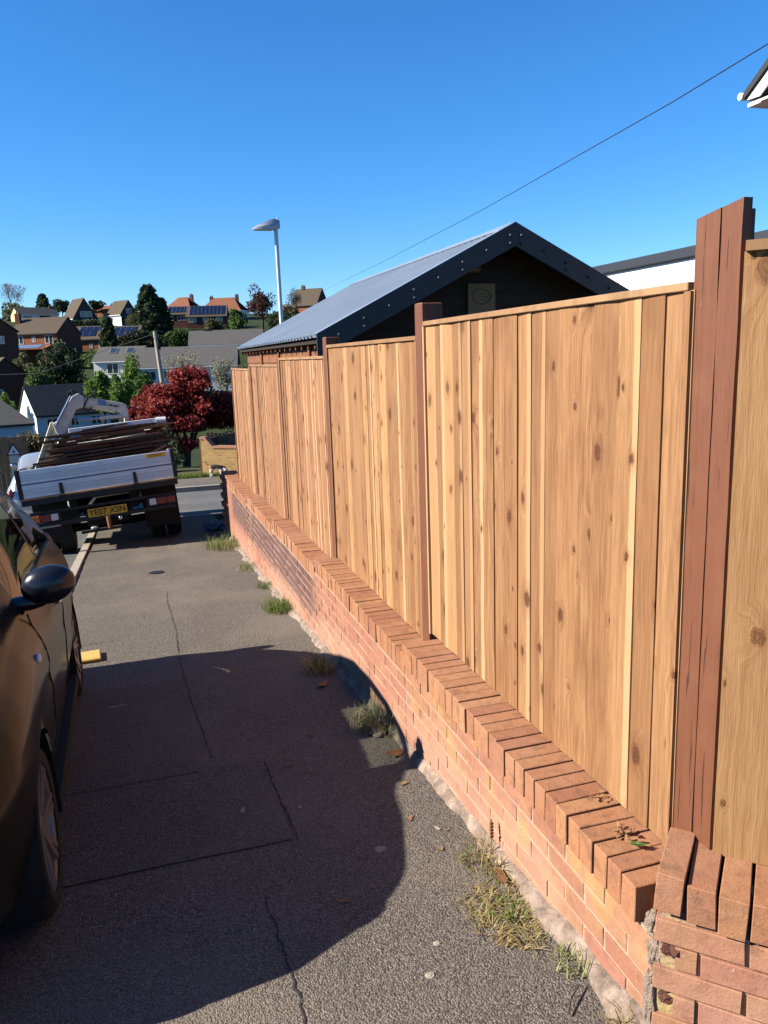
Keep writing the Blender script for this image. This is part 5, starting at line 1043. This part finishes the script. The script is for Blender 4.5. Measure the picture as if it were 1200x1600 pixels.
house('hill_house', 'brick gabled house with chimney right of the street lamp', (42.0, 200, 11.0), 38, 7, 7, 4.0, 8.0, 'wall_brick_orange', 'tile_brown', chim=[(-1.6, .5, .9)], gable_m='wall_brick_dark_shade')

# ------------------------------------------------------------------ small things along the wall
def tuft(name, label, x, y, n, h, spread, mat, seed, cat='weed', lean=.6, z=None, wd=.0022, group=None):
    r = random.Random(seed); m = MB()
    for i in range(n):
        a = r.uniform(0, 6.28); d = spread*math.sqrt(r.random()); bx, by = d*math.cos(a)*.7, d*math.sin(a); hh_ = h*r.uniform(.35, 1.1); la = r.uniform(0, 6.28); le = hh_*lean*r.uniform(.3, 1.5); q = Vector((math.cos(la), math.sin(la), 0)); s_ = Vector((-q.y, q.x, 0))*wd*r.uniform(.6, 1.3)
        p0 = Vector((bx, by, SL*by-.004)); p1 = p0+q*le*.4+Vector((0, 0, hh_*.65)); p2 = p0+q*le+Vector((0, 0, hh_*r.uniform(.6, 1)))
        m.add([p0-s_, p0+s_, p1+s_*.8, p1-s_*.8, p2], [(0, 1, 2, 3), (3, 2, 4)])
    me = bpy.data.meshes.new(name); me.from_pydata(m.v, [], m.f); o = link(name, me, mat, None, (x, y, (G(y) if z is None else z)+.002)); tag(o, label, cat, group); return o
def clump(name, label, x, y, parts, cat='weed'):
    t = thing(name, label, cat, (x, y, G(y)+.002))
    for k, (nm, n, h, spd, mat, sd, ln) in enumerate(parts):
        o = tuft(nm, None, 0, 0, n, h, spd, mat, sd, None, ln, 0); o.parent = t; o.location = (R.uniform(-.01, .01), R.uniform(-.02, .02), 0)
        for kk in ('label', 'category'):
            if kk in o: del o[kk]
    return t
clump('grass_clump', 'green and yellow grass clump at the far end of the wall', 1.00, 10.5, [('green_blades', 420, .20, .42, 'grass_green', 1, .7), ('pale_blades', 220, .14, .45, 'grass_dry', 2, .8)])
clump('grass_clump', 'small dry weed at the foot of the sooty bricks', 1.05, 8.7, [('green_blades', 120, .09, .16, 'grass_green', 3, .7), ('pale_blades', 120, .07, .26, 'grass_dry', 4, 1.2)])
clump('grass_clump', 'small green weed between two grass clumps by the wall foot', 1.06, 7.6, [('green_blades', 130, .09, .13, 'grass_green', 5, .7)])
clump('grass_clump', 'bushy green weed beside the pale haunching just beyond the car shadow', 1.03, 6.55, [('green_blades', 380, .13, .19, 'grass_green', 6, .9), ('pale_blades', 90, .08, .24, 'grass_dry', 7, 1.2)])
clump('grass_clump', 'brown dried grass in the car shadow by the wall', .98, 4.75, [('dry_blades', 190, .09, .14, 'grass_dry', 8, 1.5), ('green_blades', 50, .15, .10, 'grass_green', 9, .5)])
clump('grass_clump', 'pale green weed caught in the light through the car windows', 1.06, 3.72, [('green_blades', 260, .13, .15, 'grass_pale', 10, .8), ('dry_blades', 120, .08, .20, 'grass_dry', 11, 1.3)])
clump('grass_clump', 'wide mat of dry straw-like grass at the foot of the near wall', 1.00, 2.02, [('dry_blades', 420, .022, .19, 'grass_dry', 12, 3.2), ('pale_blades', 110, .025, .15, 'grass_pale', 13, 2.2), ('green_blades', 50, .04, .08, 'grass_green', 14, 1.0)])
clump('grass_clump', 'straggling dry weed beyond the straw mat', 1.055, 2.33, [('dry_blades', 90, .06, .10, 'grass_dry', 15, 1.6), ('green_blades', 60, .05, .12, 'grass_green', 16, 1.2)])
clump('grass_clump', 'yellow straw tuft at the broken corner of the wall', 1.07, 1.44, [('dry_blades', 300, .055, .075, 'grass_dry', 17, 1.3)])
clump('grass_clump', 'thin green weed on the haunching near the broken corner', 1.05, 1.74, [('green_blades', 70, .05, .07, 'grass_pale', 18, 1.0)])
tuft('grass', 'short green grass strip in front of the yellow wall', 2.0, 26.7, 10, .2, .5, 'grass_green', 20, None, .5); o = bpy.data.objects['grass']; m = MB(); r_ = random.Random(2); me = o.data
vs, fs = [], []
for i in range(9000):
    x_, y_ = r_.uniform(-2.6, 6), r_.uniform(-.35, .35); h_ = r_.uniform(.05, .16); a = r_.uniform(0, 6.28); k = len(vs); dx, dy = .012*math.cos(a), .012*math.sin(a); vs += [(x_-dx, y_-dy, SL*y_), (x_+dx, y_+dy, SL*y_), (x_+r_.uniform(-.05, .05), y_+r_.uniform(-.05, .05), SL*y_+h_)]; fs.append((k, k+1, k+2))
m2 = bpy.data.meshes.new('grass'); m2.from_pydata(vs, [], fs); m2.materials.append(MATS['grass_green']); o.data = m2; o['kind'] = 'stuff'
# upright dry stem by the wall
st = thing('dry_weed', 'upright dried brown weed stem against the near brick wall', 'weed', (1.085, 2.35, G(2.35)+.03))
m = MB(); m.tube([(0, 0, 0), (.004, .006, .06), (-.002, .002, .115)], [.003, .0025, .002], 5); m.build('stem', 'leaf_dry', st)
m = MB()
for i in range(16): t_ = i/15; m.ell((.004*math.sin(i*2.1), .004*math.cos(i*2.1), .05+.065*t_), (.006, .006, .005), 6, 4)
m.build('seed_head', 'leaf_dry', st)
def leafpatch(name, label, loc, sz, mat, rz_, tilt=(0, 0), cat='leaf', group=None, curl=.3):
    m = MB(); n = 7; vs = []
    for i in range(n+1):
        t_ = i/n; wd = math.sin(math.pi*min(1, t_*.92+.05))**.8*.42*sz; zz = curl*sz*(t_-.5)**2*2; vs += [((t_-.5)*sz*2, -wd, zz+curl*.25*wd), ((t_-.5)*sz*2, 0, zz), ((t_-.5)*sz*2, wd, zz+curl*.25*wd)]
    m.add(vs, [(3*i+j, 3*i+j+1, 3*i+j+4, 3*i+j+3) for i in range(n) for j in range(2)]); me = bpy.data.meshes.new(name); me.from_pydata(m.v, [], m.f); o = link(name, me, mat, None, loc, (tilt[0]+ang, tilt[1], rz_)); tag(o, label, cat, group); return o
leafpatch('dry_leaf', 'curled brown dry leaf in the car shadow near the wall', (.93, 4.45, G(4.45)+.012), .055, 'leaf_dry', 1.0, (.2, .1))
leafpatch('dry_leaf', 'brown dry leaf at the edge of the car shadow by the wall', (1.03, 3.32, G(3.32)+.012), .06, 'leaf_dry', .4, (.3, .2))
leafpatch('dry_leaf', 'orange-brown dead leaf under the upright dry stem', (1.05, 2.20, G(2.2)+.02), .05, 'leaf_dry', 1.3, (.3, .1))
for i in range(18):
    yy = R.choice([R.uniform(1.7, 3.3), R.uniform(5.8, 11)]); xx = R.uniform(-.3, 1.03) if i < 8 else R.uniform(.85, 1.05)
    leafpatch('leaf_fragment', 'tiny dry leaf fragment scattered on the sunlit pavement', (xx, yy, G(yy)+.008), R.uniform(.010, .022), R.choice(['leaf_dry', 'stone_pale', 'leaf_dry']), R.uniform(0, 6), (0, 0), 'leaf', 'leaf fragments on the pavement')
for i, (xx, yy, ln) in enumerate(((.53, 3.42, .045), (.62, 3.30, .028), (.70, 3.72, .03), (.52, 3.50, .02))): o = MB().bar((-ln/2, 0, 0), (ln/2, 0, 0), .008, .004).build('wood_chip', 'plaque_wood'); o.location = (xx, yy, G(yy)+.008); o.rotation_euler = (ang, 0, .5+i); tag(o, 'tiny pale splinter of wood lying on the shaded pavement', 'wood chip', 'wood chips on the shaded pavement')
for i, (xx, yy, sz) in enumerate(((.72, 2.55, .026), (.73, 1.98, .012), (.66, 1.86, .014), (.72, 1.62, .02), (-.30, 1.98, .012), (.50, 3.0, .010), (.80, 1.55, .016))):
    o = lump('pebble', (xx, yy, G(yy)+.0015), (sz, sz*.8, .004), 'stone_pale', None, 30+i); tag(o, 'pale flattened fleck stuck to the pavement', 'pebble', 'pale flecks on the pavement')
for (xx, yy, sz, sd) in ((1.03, 3.60, .05, 41), (1.02, 3.88, .055, 43)):
    o = lump('mortar_lump', (xx, yy, G(yy)+.012), (sz*.7, sz, .022), 'haunch_mortar', None, sd); tag(o, 'pale lump of broken mortar among the weeds in the light patch', 'rubble', 'mortar lumps by the wall')
tw = MB().tube([(0, 0, 0), (.05, .02, .006), (.11, .03, .002)], [.0028, .0028, .002], 6).build('twig', 'bark'); tw.location = (.95, 1.58, G(1.58)+.008); tw.rotation_euler = (ang, 0, .5); tag(tw, 'short dark twig by the straw at the broken wall corner', 'twig')
# little self-seeded plant on the coping
wp_ = thing('wall_plant', 'small withered plant with one green leaf in a coping joint', 'plant', (1.20, 1.70, COPT[0]+.002))
for i in range(26):
    a = R.uniform(0, 6.28); o = leafpatch('dry_leaf', None, (.028*math.cos(a)*R.random(), .045*math.sin(a)*R.random()+.01, R.uniform(.004, .022)), R.uniform(.008, .016), 'leaf_dry', R.uniform(0, 6), (R.uniform(-.6, .6), R.uniform(-.6, .6)), None); o.parent = wp_
for a, s_ in ((-.9, .026), (-1.5, .022), (-1.2, .024), (-2.0, .018)): o = leafpatch('green_leaf', None, (.008*math.cos(a), -.04+.01*math.sin(a), .012), s_, 'leaf_green', a, (R.uniform(-.3, .3), -.3), None); o.parent = wp_
w2 = thing('wall_plant', 'tiny brown withered sprig further along the coping', 'plant', (1.24, 1.90, COPT[0]+.002))
for i in range(12): o = leafpatch('dry_leaf', None, (R.uniform(-.02, .02), R.uniform(-.03, .03), R.uniform(.003, .012)), R.uniform(.006, .012), 'leaf_dry', R.uniform(0, 6), (R.uniform(-.6, .6), 0), None); o.parent = w2
